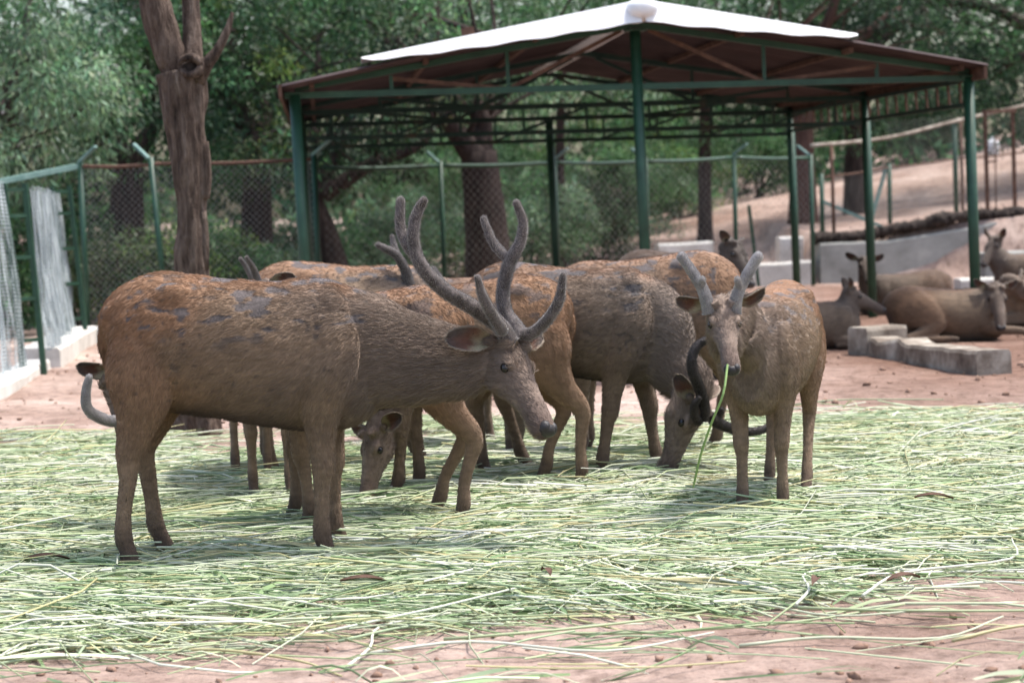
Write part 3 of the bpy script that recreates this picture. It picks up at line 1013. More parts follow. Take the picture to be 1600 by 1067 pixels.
# bushes behind the fence
bush_spec = [(760, 41, 2.1, 3.4, G_MID + G_PALE[2:], 'tall green thicket behind the fork of the dark tree'),
             (905, 43, 2.3, 3.6, G_YEL[2:] + G_MID, 'tall yellowish thicket behind the middle shelter post'),
             (1030, 47, 2.3, 3.6, G_MID + G_YEL[:1], 'tall green thicket on the crest right of the middle post'),
             (1160, 49, 2.3, 3.4, G_MID + G_DARK[:1], 'tall dark thicket on the crest beside the reddish trunk'),
             (640, 42, 2.1, 3.2, G_PALE + G_MID, 'tall pale thicket between leaning and forked dark trees'),
             (305, 31, 1.3, 1.5, G_MID + G_YEL[:1], 'low green bush hidden behind the foot of the bare trunk'),
             (50, 27.5, 1.2, 1.8, G_MID + G_DARK[:1], 'green bush behind the see through netting'),
             (465, 32, 1.4, 1.5, G_PALE[2:] + G_MID, 'low green bush right behind the left shelter post'),
             (-30, 24.5, 1.0, 1.7, G_MID, 'green bush at the outer end of the netting fence'),
             (185, 25.2, 0.9, 1.5, G_OLIVE + G_DARK[:1], 'dark shaggy bush behind the chain link fence corner'),
             (235, 25.8, 0.8, 1.2, G_YEL, 'bright yellow green bush behind the chain link fence'),
             (345, 26.5, 0.8, 1.3, G_YEL[:1] + G_MID, 'leafy green bush just right of the bare trunk'),
             (415, 27.6, 0.9, 1.1, G_PALE, 'pale green bush left of the left shelter post'),
             (120, 26.5, 0.8, 1.6, G_MID, 'mid green bush behind the end of the netting fence'),
             (590, 33, 1.2, 1.4, G_PALE, 'pale hazy bush between the two dark trunks'),
             (660, 36, 1.5, 1.7, G_PALE + G_YEL[:1], 'large light green bush left of the forked dark tree'),
             (830, 35, 1.4, 1.8, G_PALE + G_MID[:1], 'light green bush right of the forked dark tree'),
             (930, 37, 1.5, 1.7, G_PALE[:1] + G_OLIVE, 'olive bush behind the middle shelter post'),
             (1060, 43, 1.8, 2.2, G_YEL + G_MID, 'bright green bush on the hill crest behind the shelter'),
             (985, 41, 1.8, 2.2, G_MID + G_PALE[:1], 'green bush filling the gap right of the middle shelter post'),
             (1180, 45, 1.8, 2.0, G_MID, 'green bush on the hill crest left of the reddish trunk'),
             (1420, 50, 2.0, 2.0, G_MID + G_OLIVE, 'grey green bush on the hill crest below the sloping rail')]
for k, (px, Yd, rr0, hh, tn, lab) in enumerate(bush_spec):
    bx, by = xy(px, Yd)
    z = terr(bx, by)
    rng = np.random.default_rng(300 + k)
    root = thing('bush', (bx, by, z), lab, 'bush', 'bushes behind the fence')
    nc = int(34 * rr0 * 1.4)
    d = rng.normal(size=(nc, 3)); d /= np.linalg.norm(d, axis=1)[:, None]
    C = np.array([bx, by, z + hh * 0.5]) + d * np.array([rr0, 0.7, hh * 0.5]) * (0.3 + 0.7 * rng.random((nc, 1)))
    V, q, col = leaf_cloud(C, 0.34 * (0.6 + .8 * rng.random(nc)), 110, 0.10, 0.03, 0.4, 400 + k, tn)
    mb = MB()
    for j in range(7):
        branch(mb, (bx + rng.normal() * .08, by, z - .1), C[rng.integers(0, nc)], 0.03, 0.008, rng, n=5, K=4)
    mb.build('stems', MAT['bark_dark'], root, smooth=True)
    link('foliage', fast_mesh('foliage', V, quads=q, mat=MAT['leaf'], col=col), root)

# far woodland, one mass
rng = np.random.default_rng(77)
n = 900
C = np.stack([rng.uniform(-24, 24, n), rng.uniform(47, 60, n), rng.uniform(0.2, 13, n)], 1)
C[:, 2] += np.maximum(0, C[:, 0]) * 0.12
V, q, col = leaf_cloud(C, 1.1 * (0.6 + .8 * rng.random(n)), 55, 0.42, 0.17, 0.3, 78, G_DARK + G_MID + G_PALE[2:])
tag(link('woodland', fast_mesh('woodland', V, quads=q, mat=MAT['leaf'], col=col)), 'dense far woodland closing the view behind the trees', 'woodland', kind='stuff')

# bare weathered tree on the left
TD = 13.4
tb = ground(306, 662)
rt = thing('bare_tree', tb, 'bare weathered tree trunk with knot hole and dead branch stubs', 'tree')


def rough_tube(P, R, seed, amp=0.10, n=26, K=4):
    Pc = cat_rom(np.c_[P, np.asarray(R)[:, None]], K)
    pts, rad = Pc[:, :3], Pc[:, 3]
    mb = MB()
    mb.tube(pts, rad, (0, 1, 0), n)
    v = mb.v[-1]
    c = np.repeat(pts, n, 0)
    d = (v - c)
    q = v.copy(); q[:, 2] *= 0.35
    q2 = v.copy(); q2[:, 2] *= 0.16
    k = 1 + amp * 1.5 * (fbm(q2, 24, seed + 3, 2) - 0.5) + amp * 1.6 * (fbm(q, 9, seed, 3) - 0.5) + amp * 1.4 * (fbm(v, 3.2, seed + 9, 2) - .5)
    mb.v[-1] = c + d * k[:, None]
    return mb


tr = [(306, 668), (304, 600), (301, 500), (300, 410), (298, 330), (294, 260), (290, 200), (287, 150), (280, 112)]
trr = [.19, .135, .115, .108, .112, .122, .135, .15, .16]
P = np.array([at(a, b_, TD) for a, b_ in tr]); P[0, 2] = -0.1
mb = rough_tube(P, trr, 3, 0.25, 64, 10)
l1 = np.array([at(a, b_, TD - d) for a, b_, d in [(284, 150, 0), (270, 100, .0), (256, 50, .03), (240, -5, .05), (225, -60, .1), (205, -150, .2)]])
mb2 = rough_tube(l1, [.06, .108, .11, .1, .09, .07], 5, 0.22, 48, 8)
mb.add(mb2.v[0], mb2.f)
l2 = np.array([at(a, b_, TD + d) for a, b_, d in [(296, 130, 0), (300, 80, .06), (299, 30, .1), (297, -20, .12), (300, -70, .2)]])
mb2 = rough_tube(l2, [.09, .07, .062, .06, .05], 6, 0.12, 18)
mb.add(mb2.v[0], mb2.f)
l3 = np.array([at(a, b_, TD - .03 + d) for a, b_, d in [(306, 125, 0), (322, 102, -.04), (340, 78, -.06), (355, 48, -.05), (363, 20, -.04)]])
mb2 = rough_tube(l3, [.065, .05, .036, .026, .012], 7, 0.10, 14)
mb.add(mb2.v[0], mb2.f)
# rim of the knot hole
hc = at(297, 104, TD - 0.155)
rim = np.array([hc + np.array([math.cos(a) * .075, -0.02 * abs(math.sin(a)), math.sin(a) * .06]) for a in np.linspace(0, 2 * math.pi, 15)])
mb.tube(rim, 0.022 + .010 * np.sin(np.linspace(0, 9, 15)), (0, 1, 0), 8, cap=False)
# torn bark flange on the right side
fl_ = np.array([at(a, b_, TD - .02) for a, b_ in [(318, 222), (322, 250), (323, 285), (320, 310)]])
mb.tube(cat_rom(fl_, 3), 0.03, (0, 1, 0), 8, rad2=0.035)
fl_ = np.array([at(a, b_, TD - .02) for a, b_ in [(316, 330), (320, 370), (320, 420)]])
mb.tube(cat_rom(fl_, 3), 0.03, (0, 1, 0), 8, rad2=0.03)
mb.build('trunk', MAT['bark'], rt, smooth=True)
mb = MB(); mb.ball(hc + (0, 0.025, 0), (.058, .03, .045)); mb.build('knot_hole', MAT['thatch'], rt, smooth=True)

# ------------------------------------------------------------------ deer
def unit(v):
    v = np.asarray(v, float)
    return v / np.linalg.norm(v)


TORSO = np.array([  # x, top, bottom, half width
    (-.645, 1.13, 1.04, .055), (-.605, 1.20, .92, .115), (-.55, 1.250, .78, .175), (-.47, 1.290, .70, .205), (-.37, 1.308, .685, .220),
    (-.22, 1.290, .662, .238), (-.05, 1.266, .628, .252), (.12, 1.252, .598, .250), (.27, 1.258, .578, .225),
    (.40, 1.245, .580, .190), (.51, 1.175, .610, .150), (.60, 1.09, .68, .095)])

HIND = np.array([  # x, y, z, lateral radius, fore-aft radius
    (-.39, .08, 1.13, .06, .09), (-.42, .120, 1.00, .092, .160), (-.445, .138, .86, .090, .168), (-.46, .135, .74, .074, .130),
    (-.51, .125, .62, .052, .085), (-.57, .115, .525, .041, .063), (-.585, .11, .46, .036, .050), (-.575, .11, .38, .030, .039),
    (-.565, .11, .25, .028, .033), (-.562, .11, .14, .034, .040), (-.545, .11, .08, .031, .036), (-.535, .11, .03, .037, .044), (-.528, .11, -.01, .039, .048)])
FORE = np.array([
    (.36, .11, 1.08, .075, .12), (.385, .145, .95, .085, .135), (.37, .15, .82, .080, .125), (.35, .14, .71, .066, .100),
    (.35, .125, .60, .052, .072), (.358, .118, .50, .044, .056), (.365, .113, .415, .043, .052), (.360, .11, .35, .034, .040),
    (.360, .11, .24, .029, .033), (.363, .11, .13, .035, .040), (.378, .11, .08, .031, .036), (.388, .11, .03, .037, .044), (.394, .11, -.01, .039, .048)])
LIE_HIND = np.array([
    (-.42, .10, .42, .10, .19), (-.36, .17, .36, .10, .19), (-.24, .22, .28, .085, .17), (-.16, .25, .20, .065, .11), (-.26, .27, .12, .05, .07),
    (-.42, .28, .075, .045, .05), (-.46, .29, .06, .042, .042), (-.36, .30, .05, .034, .036), (-.20, .31, .045, .032, .034), (-.08, .31, .045, .034, .036),
    (-.02, .31, .045, .03, .032), (.05, .31, .035, .03, .03)])
LIE_FORE = np.array([
    (.36, .11, .46, .075, .12), (.36, .16, .34, .085, .13), (.30, .18, .22, .075, .11), (.26, .19, .13, .06, .075), (.36, .20, .10, .05, .055),
    (.50, .20, .085, .042, .045), (.56, .20, .07, .042, .042), (.50, .21, .05, .034, .036), (.40, .22, .045, .032, .034), (.32, .22, .045, .034, .034),
    (.26, .22, .04, .03, .032)])
FORE_STRETCH = np.array([
    (.36, .11, .46, .075, .12), (.36, .16, .34, .085, .13), (.34, .18, .22, .075, .11), (.40, .19, .14, .06, .075), (.54, .20, .11, .045, .05),
    (.68, .20, .10, .042, .045), (.78, .20, .08, .036, .038), (.90, .21, .06, .030, .03), (1.0, .21, .05, .034, .034), (1.08, .21, .04, .03, .03)])

HEAD = np.array([  # f, u, half width, half height
    (-.07, -.075, .055, .07), (-.03, -.075, .075, .088), (.02, -.080, .084, .098), (.07, -.086, .088, .104), (.12, -.090, .086, .100),
    (.17, -.088, .074, .088), (.23, -.084, .060, .073), (.30, -.083, .050, .062), (.36, -.087, .050, .058), (.41, -.091, .053, .055), (.45, -.095, .050, .048),
    (.475, -.097, .036, .034)])

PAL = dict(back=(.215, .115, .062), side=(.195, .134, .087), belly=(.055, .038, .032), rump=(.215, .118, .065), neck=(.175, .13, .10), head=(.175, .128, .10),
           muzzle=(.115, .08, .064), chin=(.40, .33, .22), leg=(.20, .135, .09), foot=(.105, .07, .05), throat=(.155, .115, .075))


def ear_mesh(root_p, d, opn, ln, wd, cup=0.05, tone=1.0):
    """cupped leaf shaped ear; returns builder and one colour per vertex"""
    d = unit(d)
    opn = np.asarray(opn, float)
    opn = unit(opn - d * np.dot(opn, d))
    sd = np.cross(d, opn)
    T, Vn = 15, 11
    mb = MB()
    outer, inner, ci, co_ = [], [], [], []
    cream, red, dark, out, rim = (np.array(c) * tone for c in ((.36, .31, .20), (.13, .062, .042), (.075, .058, .05), (.13, .092, .07), (.27, .22, .17)))
    for i in range(T):
        t = i / (T - 1)
        w = wd * (0.34 + 0.66 * min(1, t / .36) ** 0.7) * math.sqrt(max(0, 1 - max(0, (t - .36) / .64) ** 2.2)) + 0.004
        for j in range(Vn):
            s = -1 + 2 * j / (Vn - 1)
            c = cup * (1 - t * 0.6) * abs(s) ** 1.7 * (0.35 + w / wd * .65)
            p = np.asarray(root_p) + d * (ln * t) + sd * (s * w * 0.5 * (1 - .18 * (1 - t))) + opn * (c - cup * .55) + opn * 0.025 * math.sin(t * 2.6)
            inner.append(p)
            outer.append(p - opn * (0.008 * (1 - .5 * abs(s))))
            k = (fbm(np.array([[t * 3, s * 2, root_p[0]]]), 1.6, 4)[0] - .5)
            tt = t + k * .35 + .15 * s
            col = cream + (red - cream) * float(sstep(.18, .48, tt))
            col = col + (dark - col) * float(sstep(.6, 1.0, tt + .25 * abs(s)))
            if abs(s) > .95 or i == T - 1: col = rim
            ci.append(col)
            co_.append(rim if abs(s) > .95 else out * (0.8 + .5 * (k + .5)))
    idx = np.arange(T * Vn).reshape(T, Vn)
    q = np.stack([idx[:-1, :-1], idx[:-1, 1:], idx[1:, 1:], idx[1:, :-1]], -1).reshape(-1, 4)
    M = T * Vn
    mb.add(inner + outer, [tuple(f) for f in q])
    mb.f += [tuple(int(k) + M for k in f[::-1]) for f in q]
    ring = np.concatenate([idx[0, :], idx[1:, -1], idx[-1, -2::-1], idx[-2:0:-1, 0]])
    r2 = np.roll(ring, -1)
    mb.f += [(int(a), int(a + M), int(b_ + M), int(b_)) for a, b_ in zip(ring, r2)]
    mb.mi = [0] * len(mb.f)
    return mb, np.array(ci + co_), d


def antler_mesh(lines):
    """lines: list of (points, radii); rounded velvet tips"""
    mb = MB()
    for pts, rad in lines:
        Pc = cat_rom(np.c_[np.asarray(pts, float), np.asarray(rad, float)[:, None]], 5)
        p, r = Pc[:, :3], np.maximum(Pc[:, 3], .004)
        t = unit(p[-1] - p[-2])
        e = np.array([p[-1] + t * r[-1] * k for k in (.5, .8, .97)])
        er = np.array([r[-1] * k for k in (.86, .6, .22)])
        p, r = np.vstack([p, e]), np.r_[r, er]
        r = r * (1 + 0.10 * (fbm(p, 22, 5) - .5))
        mb.tube(p, r, (0.2, 0.9, 0.3), 12)
    return mb


def local_antler(kind, s):
    """points in head space (f, s, u): pedicle near (.02, .055, .02)"""
    if kind == 'spike':      # short forked spike of a young stag
        return [([(.035, .05, -.01), (.025, .062, .05), (.01, .085, .12), (-.005, .125, .22), (-.01, .15, .275)], [.027, .024, .022, .019, .019]),
                ([(.02, .065, .06), (.05, .066, .105)], [.018, .011])]
    if kind == 'long':
        return [([(.03, .05, -.01), (.0, .075, .08), (-.08, .16, .20), (-.12, .22, .36), (-.06, .23, .50), (.0, .20, .58)], [.032, .030, .027, .024, .021, .015]),
                ([(.0, .07, .06), (.07, .10, .13), (.11, .13, .22)], [.026, .02, .013]),
                ([(-.12, .22, .36), (-.17, .20, .46), (-.17, .17, .54)], [.021, .018, .013])]
    if kind == 'thin':
        return [([(.03, .05, -.01), (.01, .06, .06), (.0, .075, .12), (.0, .08, .20)], [.022, .018, .014, .008])]
    return [([(.03, .05, -.01), (.01, .07, .08), (-.04, .12, .20), (-.05, .15, .32)], [.028, .025, .022, .016]),
            ([(.01, .07, .07), (.06, .09, .13)], [.02, .012])]


def grow(me, P3, Fl, Hl, Cc, strands, seed, rad0=1.0, sway=0.55, lift0=.30):
    """short hair as curves rooted on a mesh, combed along Fl"""
    nV = len(P3)
    me.calc_loop_triangles()
    tri = np.zeros(len(me.loop_triangles) * 3, np.int32)
    me.loop_triangles.foreach_get('vertices', tri); tri = tri.reshape(-1, 3)
    vn = np.zeros(nV * 3); me.vertices.foreach_get('normal', vn); vn = vn.reshape(-1, 3)
    e1, e2 = P3[tri[:, 1]] - P3[tri[:, 0]], P3[tri[:, 2]] - P3[tri[:, 0]]
    ar = np.linalg.norm(np.cross(e1, e2), axis=1)
    ar = ar * np.where(Hl[tri[:, 0]] > .03, 1.4, 1.0)
    rng = np.random.default_rng(seed + 900)
    ti = rng.choice(len(tri), strands, p=ar / ar.sum())
    b1, b2 = rng.random(strands), rng.random(strands)
    fl_ = b1 + b2 > 1
    b1[fl_], b2[fl_] = 1 - b1[fl_], 1 - b2[fl_]
    wts = np.stack([1 - b1 - b2, b1, b2], 1)
    mixv = lambda A: (A[tri[ti]] * wts.reshape(strands, 3, *([1] * (A.ndim - 1)))).sum(1)
    p, nr, fl_, hl, cc = mixv(P3), mixv(vn), mixv(Fl), mixv(Hl), mixv(Cc)
    nr /= np.linalg.norm(nr, axis=1)[:, None] + 1e-9
    fl_ = fl_ - nr * (fl_ * nr).sum(1)[:, None]
    fl_ /= np.linalg.norm(fl_, axis=1)[:, None] + 1e-6
    sw = np.stack([fbm(p, 9, seed + 70 + k, 2) - .5 for k in range(3)], 1)
    fl_ = fl_ + sw * sway + rng.normal(size=p.shape) * .12
    fl_[:, 2] -= 0.15
    hl = hl * (0.6 + .7 * rng.random(strands))
    lift = lift0 + .12 * rng.random(strands)
    K = 4
    tt = np.linspace(0, 1, K)
    pts = p[:, None] + hl[:, None, None] * (fl_[:, None] * tt[None, :, None] + nr[:, None] * (lift[:, None, None] * (tt * (1 - .35 * tt))[None, :, None]))
    cu = bpy.data.hair_curves.new('fur')
    cu.add_curves([K] * strands)
    cu.attributes['position'].data.foreach_set('vector', pts.astype(np.float32).ravel())
    ra = cu.attributes.get('radius') or cu.attributes.new('radius', 'FLOAT', 'POINT')
    rad = np.tile(np.array([.0009, .0008, .00055, .0002]) * rad0, (strands, 1)) * (0.75 + 0.5 * rng.random((strands, 1)))
    ra.data.foreach_set('value', rad.astype(np.float32).ravel())
    ca = cu.attributes.new('coat', 'FLOAT_COLOR', 'CURVE')
    c4 = np.ones((strands, 4), np.float32)
    c4[:, :3] = np.clip(cc * (1.06 + .15 * rng.normal(size=(strands, 1))), .004, .9)
    ca.data.foreach_set('color', c4.ravel())
    cu.materials.append(MAT['fur'])
    return cu


def deer(label, origin, yaw, scale=1.0, voxel=0.009, torso=None, legs=None, neck=None, poll=(.95, 0, 1.5), F=(.8, 0, -.6), U=None,
         ears=None, antlers=None, amat='velvet', strands=20000, tone=1.0, warm=1.0, patch=0.5, seed=1, lying=False, group=None, tail=True, width=1.0,
         head_scale=1.0, hair=1.0, name='deer', bellyc=None, category='deer'):
    origin = np.asarray(origin, float)
    cy_, sy_ = math.cos(yaw), math.sin(yaw)
    Rm = np.array([[cy_, -sy_, 0], [sy_, cy_, 0], [0, 0, 1]])
    Wl = lambda p: origin + scale * (np.atleast_2d(p) @ Rm.T)      # local -> world
    inv = lambda p: ((np.atleast_2d(p) - origin) @ Rm) / scale
    root = thing(name, origin, label, category, group)
    mb = MB()
    bones = []   # p0, p1, radius, colour, hair length, flow direction

    def bone(p0, p1, r, c, hl, flow=None):
        p0, p1 = np.asarray(p0, float), np.asarray(p1, float)
        bones.append((p0, p1, r, np.array(PAL[c] if isinstance(c, str) else c), hl, unit(p1 - p0) if flow is None else unit(flow)))

    dz = -0.565 if lying else 0.0
    T = (TORSO if torso is None else np.array(torso)).copy()
    if lying:
        T[:, 1] = .53 + (T[:, 1] - 1.25) * .9
        T[:, 2] = np.maximum(0.0, (T[:, 2] - .60) * .9) - .01
        T[:, 3] *= 1.12
    st = cat_rom(T, 4)
    cz = (st[:, 1] + st[:, 2]) / 2
    mb.tube(np.c_[st[:, 0], np.zeros(len(st)), cz], st[:, 3] * width, (0, 1, 0), 28, rad2=(st[:, 1] - st[:, 2]) / 2, tdir=(1, 0, 0))
    ztop = lambda x: np.interp(x, T[:, 0], T[:, 1])
    zbot = lambda x: np.interp(x, T[:, 0], T[:, 2])
    # hip and shoulder points, spine line
    for s in (-1, 1):
        mb.ball((-.30, s * .125 * width, ztop(-.30) - .112), (.11, .065, .075))
        mb.ball((-.57, s * .07 * width, ztop(-.57) - .13), (.07, .06, .09))
        mb.ball((.37, s * .085, ztop(.37) - .15), (.12, .07, .12))
    # coat regions of the trunk
    for a, b_ in ((-.62, -.3), (-.3, .05), (.05, .42)):
        bone((b_, 0, ztop(b_) - .06), (a, 0, ztop(a) - .06), .09, 'rump' if a < -.5 else 'back', .022)
        for s in (-1, 1):
            zm_ = (ztop(a) * .55 + zbot(a) * .45)
            bone((b_, s * .13, zm_), (a, s * .13, zm_ - .03), .14, 'side' if a > -.5 else 'rump', .018, (-1, 0, -.35))
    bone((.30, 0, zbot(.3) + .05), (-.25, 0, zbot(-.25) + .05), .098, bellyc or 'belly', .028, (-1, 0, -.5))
    if tail and not lying:
        mb.tube(cat_rom([(-.60, 0, 1.10), (-.635, 0, 1.03), (-.63, 0, .94), (-.60, 0, .88)], 3), [.03] * 3 + [.03] * 3 + [.025] * 3 + [.012], (0, 1, 0), 10)
        bone((-.64, 0, 1.06), (-.66, 0, .88), .05, 'rump', .028)
    # legs
    legs = legs or {}
    for key, base_, s in (('hn', HIND, -1), ('hf', HIND, 1), ('fn', FORE, -1), ('ff', FORE, 1)):
        spec = legs.get(key, {})
        if lying:
            B = (LIE_HIND if key[0] == 'h' else (FORE_STRETCH if spec.get('stretch') else LIE_FORE)).copy()
        else:
            B = base_.copy()
        B[:, 1] *= s
        if not lying:
            zk = 0.95
            f = np.clip(1 - B[:, 2] / zk, 0, None)
            B[:, 0] += spec.get('dx', 0) * f
            B[:, 1] += spec.get('dy', 0) * f
            kz = np.exp(-((B[:, 2] - (.47 if key[0] == 'h' else .42)) / .16) ** 2)
            B[:, 0] += spec.get('knee', 0) * kz
            B[:, 2] += spec.get('dz', 0) * np.clip(1 - B[:, 2] / .7, 0, 1)
            B[:, 3:] *= 1 + (spec.get('thick', 1.0) - 1) * np.clip(1.2 - B[:, 2], 0, 1)[:, None]
        st = cat_rom(B, 4)
        mb.tube(st[:, :3], np.maximum(st[:, 3], .01), (0, 1, 0), 14, rad2=np.maximum(st[:, 4], .01))
        K = len(B)
        for i in range(1, K - 1):
            frac = i / (K - 2)
            c = np.array(PAL['side' if key[0] == 'f' else 'rump']) * max(0, 1 - frac * 2.2) + np.array(PAL['leg']) * min(1, frac * 2.2)
            if frac > .78: c = np.array(PAL['foot'])
            if i == K - 2: c = np.array((.05, .038, .03))
            bone(B[i, :3], B[i + 1, :3], max(B[i, 3], B[i, 4]) * (0.9 if i > 2 else .8), c, .016 if i < 4 else .009)
    # neck
    F = unit(F)
    U = np.asarray(U if U is not None else (0, 0, 1), float)
    U = unit(U - F * np.dot(U, F))
    Sd = np.cross(U, F)           # head left
    poll = np.asarray(poll, float)
    hs = head_scale
    Hp = lambda f, s, u: poll + hs * (F * f + Sd * s + U * u)
    nk = np.array(neck, float)    # rows x, y, z, half width, half height
    end = Hp(-.0, 0, -.085)
    nk = np.vstack([nk, [*end, .078 * hs, .098 * hs]])
    st = cat_rom(nk, 5)
    sidev = np.array([unit((1 - t) * np.array([0, 1., 0]) + t * Sd) for t in np.linspace(0, 1, len(st))])
    mb.tube(st[:, :3], np.maximum(st[:, 3], .03), sidev, 22, rad2=np.maximum(st[:, 4], .03))
    for i in range(len(nk) - 1):
        bone(nk[i + 1, :3], nk[i, :3], nk[i, 4] * .85, 'neck', .045 if i > 1 else .024)
        dn = np.cross(sidev[0], unit(nk[i + 1, :3] - nk[i, :3]))
        # throat side lies on the -u side of the neck
        off = -np.sign(np.dot(dn, (0, 0, 1)) + 1e-6) * dn
        bone(nk[i + 1, :3] + off * nk[i + 1, 4] * .75, nk[i, :3] + off * nk[i, 4] * .75, nk[i, 4] * .36, 'throat', .055 if i > 1 else .026)
    # head
    h = cat_rom(HEAD, 4)
    mb.tube(np.array([Hp(r[0], 0, r[1]) for r in h]), h[:, 2] * hs, Sd, 22, rad2=h[:, 3] * hs)
    ax = np.array([F, Sd, U])
    for s in (-1, 1):
        mb.ball(Hp(.110, s * .066, -.027), np.array([.046, .026, .022]) * hs, axes=ax)       # brow
        mb.ball(Hp(.10, s * .055, -.125), np.array([.07, .032, .055]) * hs, axes=ax)          # cheek
        mb.ball(Hp(.435, s * .027, -.082), np.array([.028, .02, .026]) * hs, axes=ax)         # nostril swell
        mb.tube(np.array([Hp(.03, s * .045, -.04), Hp(.025, s * .055, .02), Hp(.02, s * .06, .035)]), .032 * hs, Sd, 10)
        mb.ball(Hp(-.025, s * .078, -.045), np.array([.03, .035, .035]) * hs, axes=ax)         # ear base
    mb.ball(Hp(.40, 0, -.135), np.array([.055, .03, .022]) * hs, axes=ax)                      # chin
    bone(Hp(.05, 0, -.05), Hp(-.05, 0, -.06), .07, 'head', .014)
    bone(Hp(.28, 0, -.05), Hp(.06, 0, -.05), .05, 'head', .009)
    for s in (-1, 1):
        bone(Hp(.22, s * .03, -.10), Hp(.04, s * .05, -.10), .055, np.array(PAL['head']) * 1.12, .011)
        bone(Hp(.115, s * .085, -.035), Hp(.075, s * .085, -.035), .022, np.array(PAL['head']) * 1.5, .008)
    for s in (-1, 1):
        bone(Hp(.165, s * .082, -.07), Hp(.115, s * .086, -.052), .013, np.array(PAL['head']) * .35, .005)
    bone(Hp(.44, 0, -.085), Hp(.34, 0, -.07), .045, 'muzzle', .006)
    bone(Hp(.44, 0, -.145), Hp(.33, 0, -.145), .022, 'chin', .010)
    bone(Hp(.32, 0, -.15), Hp(.08, 0, -.17), .032, np.array(PAL['throat']) * 1.25, .016)

    # ---- one continuous body mesh: union by voxel remesh, then smoothing
    me0 = MB.mesh(mb, 'tmp')
    me0.transform(Matrix.Scale(scale, 4))
    ob = bpy.data.objects.new('tmp', me0)
    COL.objects.link(ob)
    md = ob.modifiers.new('r', 'REMESH'); md.mode = 'VOXEL'; md.voxel_size = voxel
    ms_ = ob.modifiers.new('s', 'SMOOTH'); ms_.factor = 0.5; ms_.iterations = max(3, int(0.055 / voxel))
    dg = bpy.context.evaluated_depsgraph_get()
    dg.update()
    me = bpy.data.meshes.new_from_object(ob.evaluated_get(dg))
    bpy.data.objects.remove(ob)
    bpy.data.meshes.remove(me0)
    nV = len(me.vertices)
    co = np.zeros(nV * 3); me.vertices.foreach_get('co', co); co = co.reshape(-1, 3)
    loc = co / scale
    # muscle and rib relief
    rel = (fbm(loc * (1, 1.3, 1), 6, seed, 2) - .5) * .009 * np.clip((loc[:, 2] - (.1 if lying else .55)) * 3, 0, 1)
    ctr = np.c_[loc[:, 0], np.zeros(nV), np.interp(loc[:, 0], T[:, 0], (T[:, 1] + T[:, 2]) / 2)]
    dd = loc - ctr
    dd /= np.linalg.norm(dd, axis=1)[:, None] + 1e-6
    inside = ((loc[:, 0] > T[0, 0]) & (loc[:, 0] < .5))[:, None]
    loc = loc + dd * rel[:, None] * inside
    # ---- coat colour and flow from the regions
    Wf = np.zeros(nV); Wt = np.zeros(nV); Cc = np.zeros((nV, 3)); Fl = np.zeros((nV, 3)); Hl = np.zeros(nV)
    for p0, p1, r, c, hl, fl in bones:
        d = p1 - p0
        t = np.clip(((loc - p0) @ d) / (d @ d + 1e-9), 0, 1)
        dist = np.linalg.norm(loc - p0 - t[:, None] * d, axis=1)
        w = (r / (dist + 0.012)) ** 5
        w2 = (r / (dist + 0.02)) ** 3
        Wt += w; Cc += w[:, None] * c; Fl += w2[:, None] * fl; Hl += w2 * hl; Wf += w2
    Cc /= Wt[:, None]; Fl /= Wf[:, None]; Hl /= Wf
    q = loc * np.array([1.0, 1.0, 1.7])
    n1 = fbm(q, 5.5, seed * 7 + 1, 3)
    n2 = fbm(q * np.array([1, 1, 2.0]), 24, seed * 7 + 5, 3)
    Cc *= (0.80 + 0.40 * n1)[:, None]
    Cc *= (0.66 + 0.68 * n2)[:, None]
    # moulting bare grey patches along the back and shoulder
    up = sstep(zbot(0) + .40 * (ztop(0) - zbot(0)), ztop(0) - .02, loc[:, 2]) * (loc[:, 0] < .55) * (loc[:, 0] > -.5)
    pn = fbm(q * np.array([1, 1, 1.5]), 12, seed * 3 + 2, 4)
    pm = sstep(.655 - .20 * patch * up, .73 - .18 * patch * up, pn) * np.clip(up * 2, 0, 1) * min(1, patch * 1.6)
    sp = sstep(.78, .83, vnoise(q, 30, seed + 40)) * (loc[:, 2] > zbot(0) + .12) * (loc[:, 0] < .5) * min(1, patch * 1.6) * .6
    grey = np.array((.072, .064, .066)) * (0.4 + 1.2 * n2)[:, None]
    Cc = Cc * (1 - pm[:, None] * .9) + grey * pm[:, None] * .9
    Cc = Cc * (1 - sp[:, None]) + np.array((.055, .045, .042)) * sp[:, None]
    g = Cc.mean(1)[:, None]
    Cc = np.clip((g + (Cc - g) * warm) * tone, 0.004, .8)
    Hl = Hl * (1 - .75 * np.clip(pm + sp, 0, 1)) * hair
    me.vertices.foreach_set('co', (loc * scale).astype(np.float32).ravel())
    a_ = me.attributes.new('coat', 'FLOAT_COLOR', 'POINT')
    c4 = np.ones((nV, 4), np.float32); c4[:, :3] = Cc
    a_.data.foreach_set('color', c4.ravel())
    me.polygons.foreach_set('use_smooth', [True] * len(me.polygons))
    me.materials.clear(); me.materials.append(MAT['coat'])
    me.update()
    me.name = 'body'
    M4 = Matrix.Translation(origin.tolist()) @ Matrix.Rotation(yaw, 4, 'Z')
    root.matrix_basis = M4

    def child(nm, data):
        o = bpy.data.objects.new(nm, data)
        COL.objects.link(o)
        o.parent = root
        return o
    child('body', me)
    if strands:
        child('fur', grow(me, loc * scale, Fl, Hl * scale, Cc, strands, seed))

    def sub(nm, mbx, mats, smooth=True):
        for i in range(len(mbx.v)):
            mbx.v[i] = mbx.v[i] * scale
        me_ = mbx.mesh(nm)
        for mm in mats: me_.materials.append(mm)
        if smooth: me_.polygons.foreach_set('use_smooth', [True] * len(me_.polygons))
        return child(nm, me_)
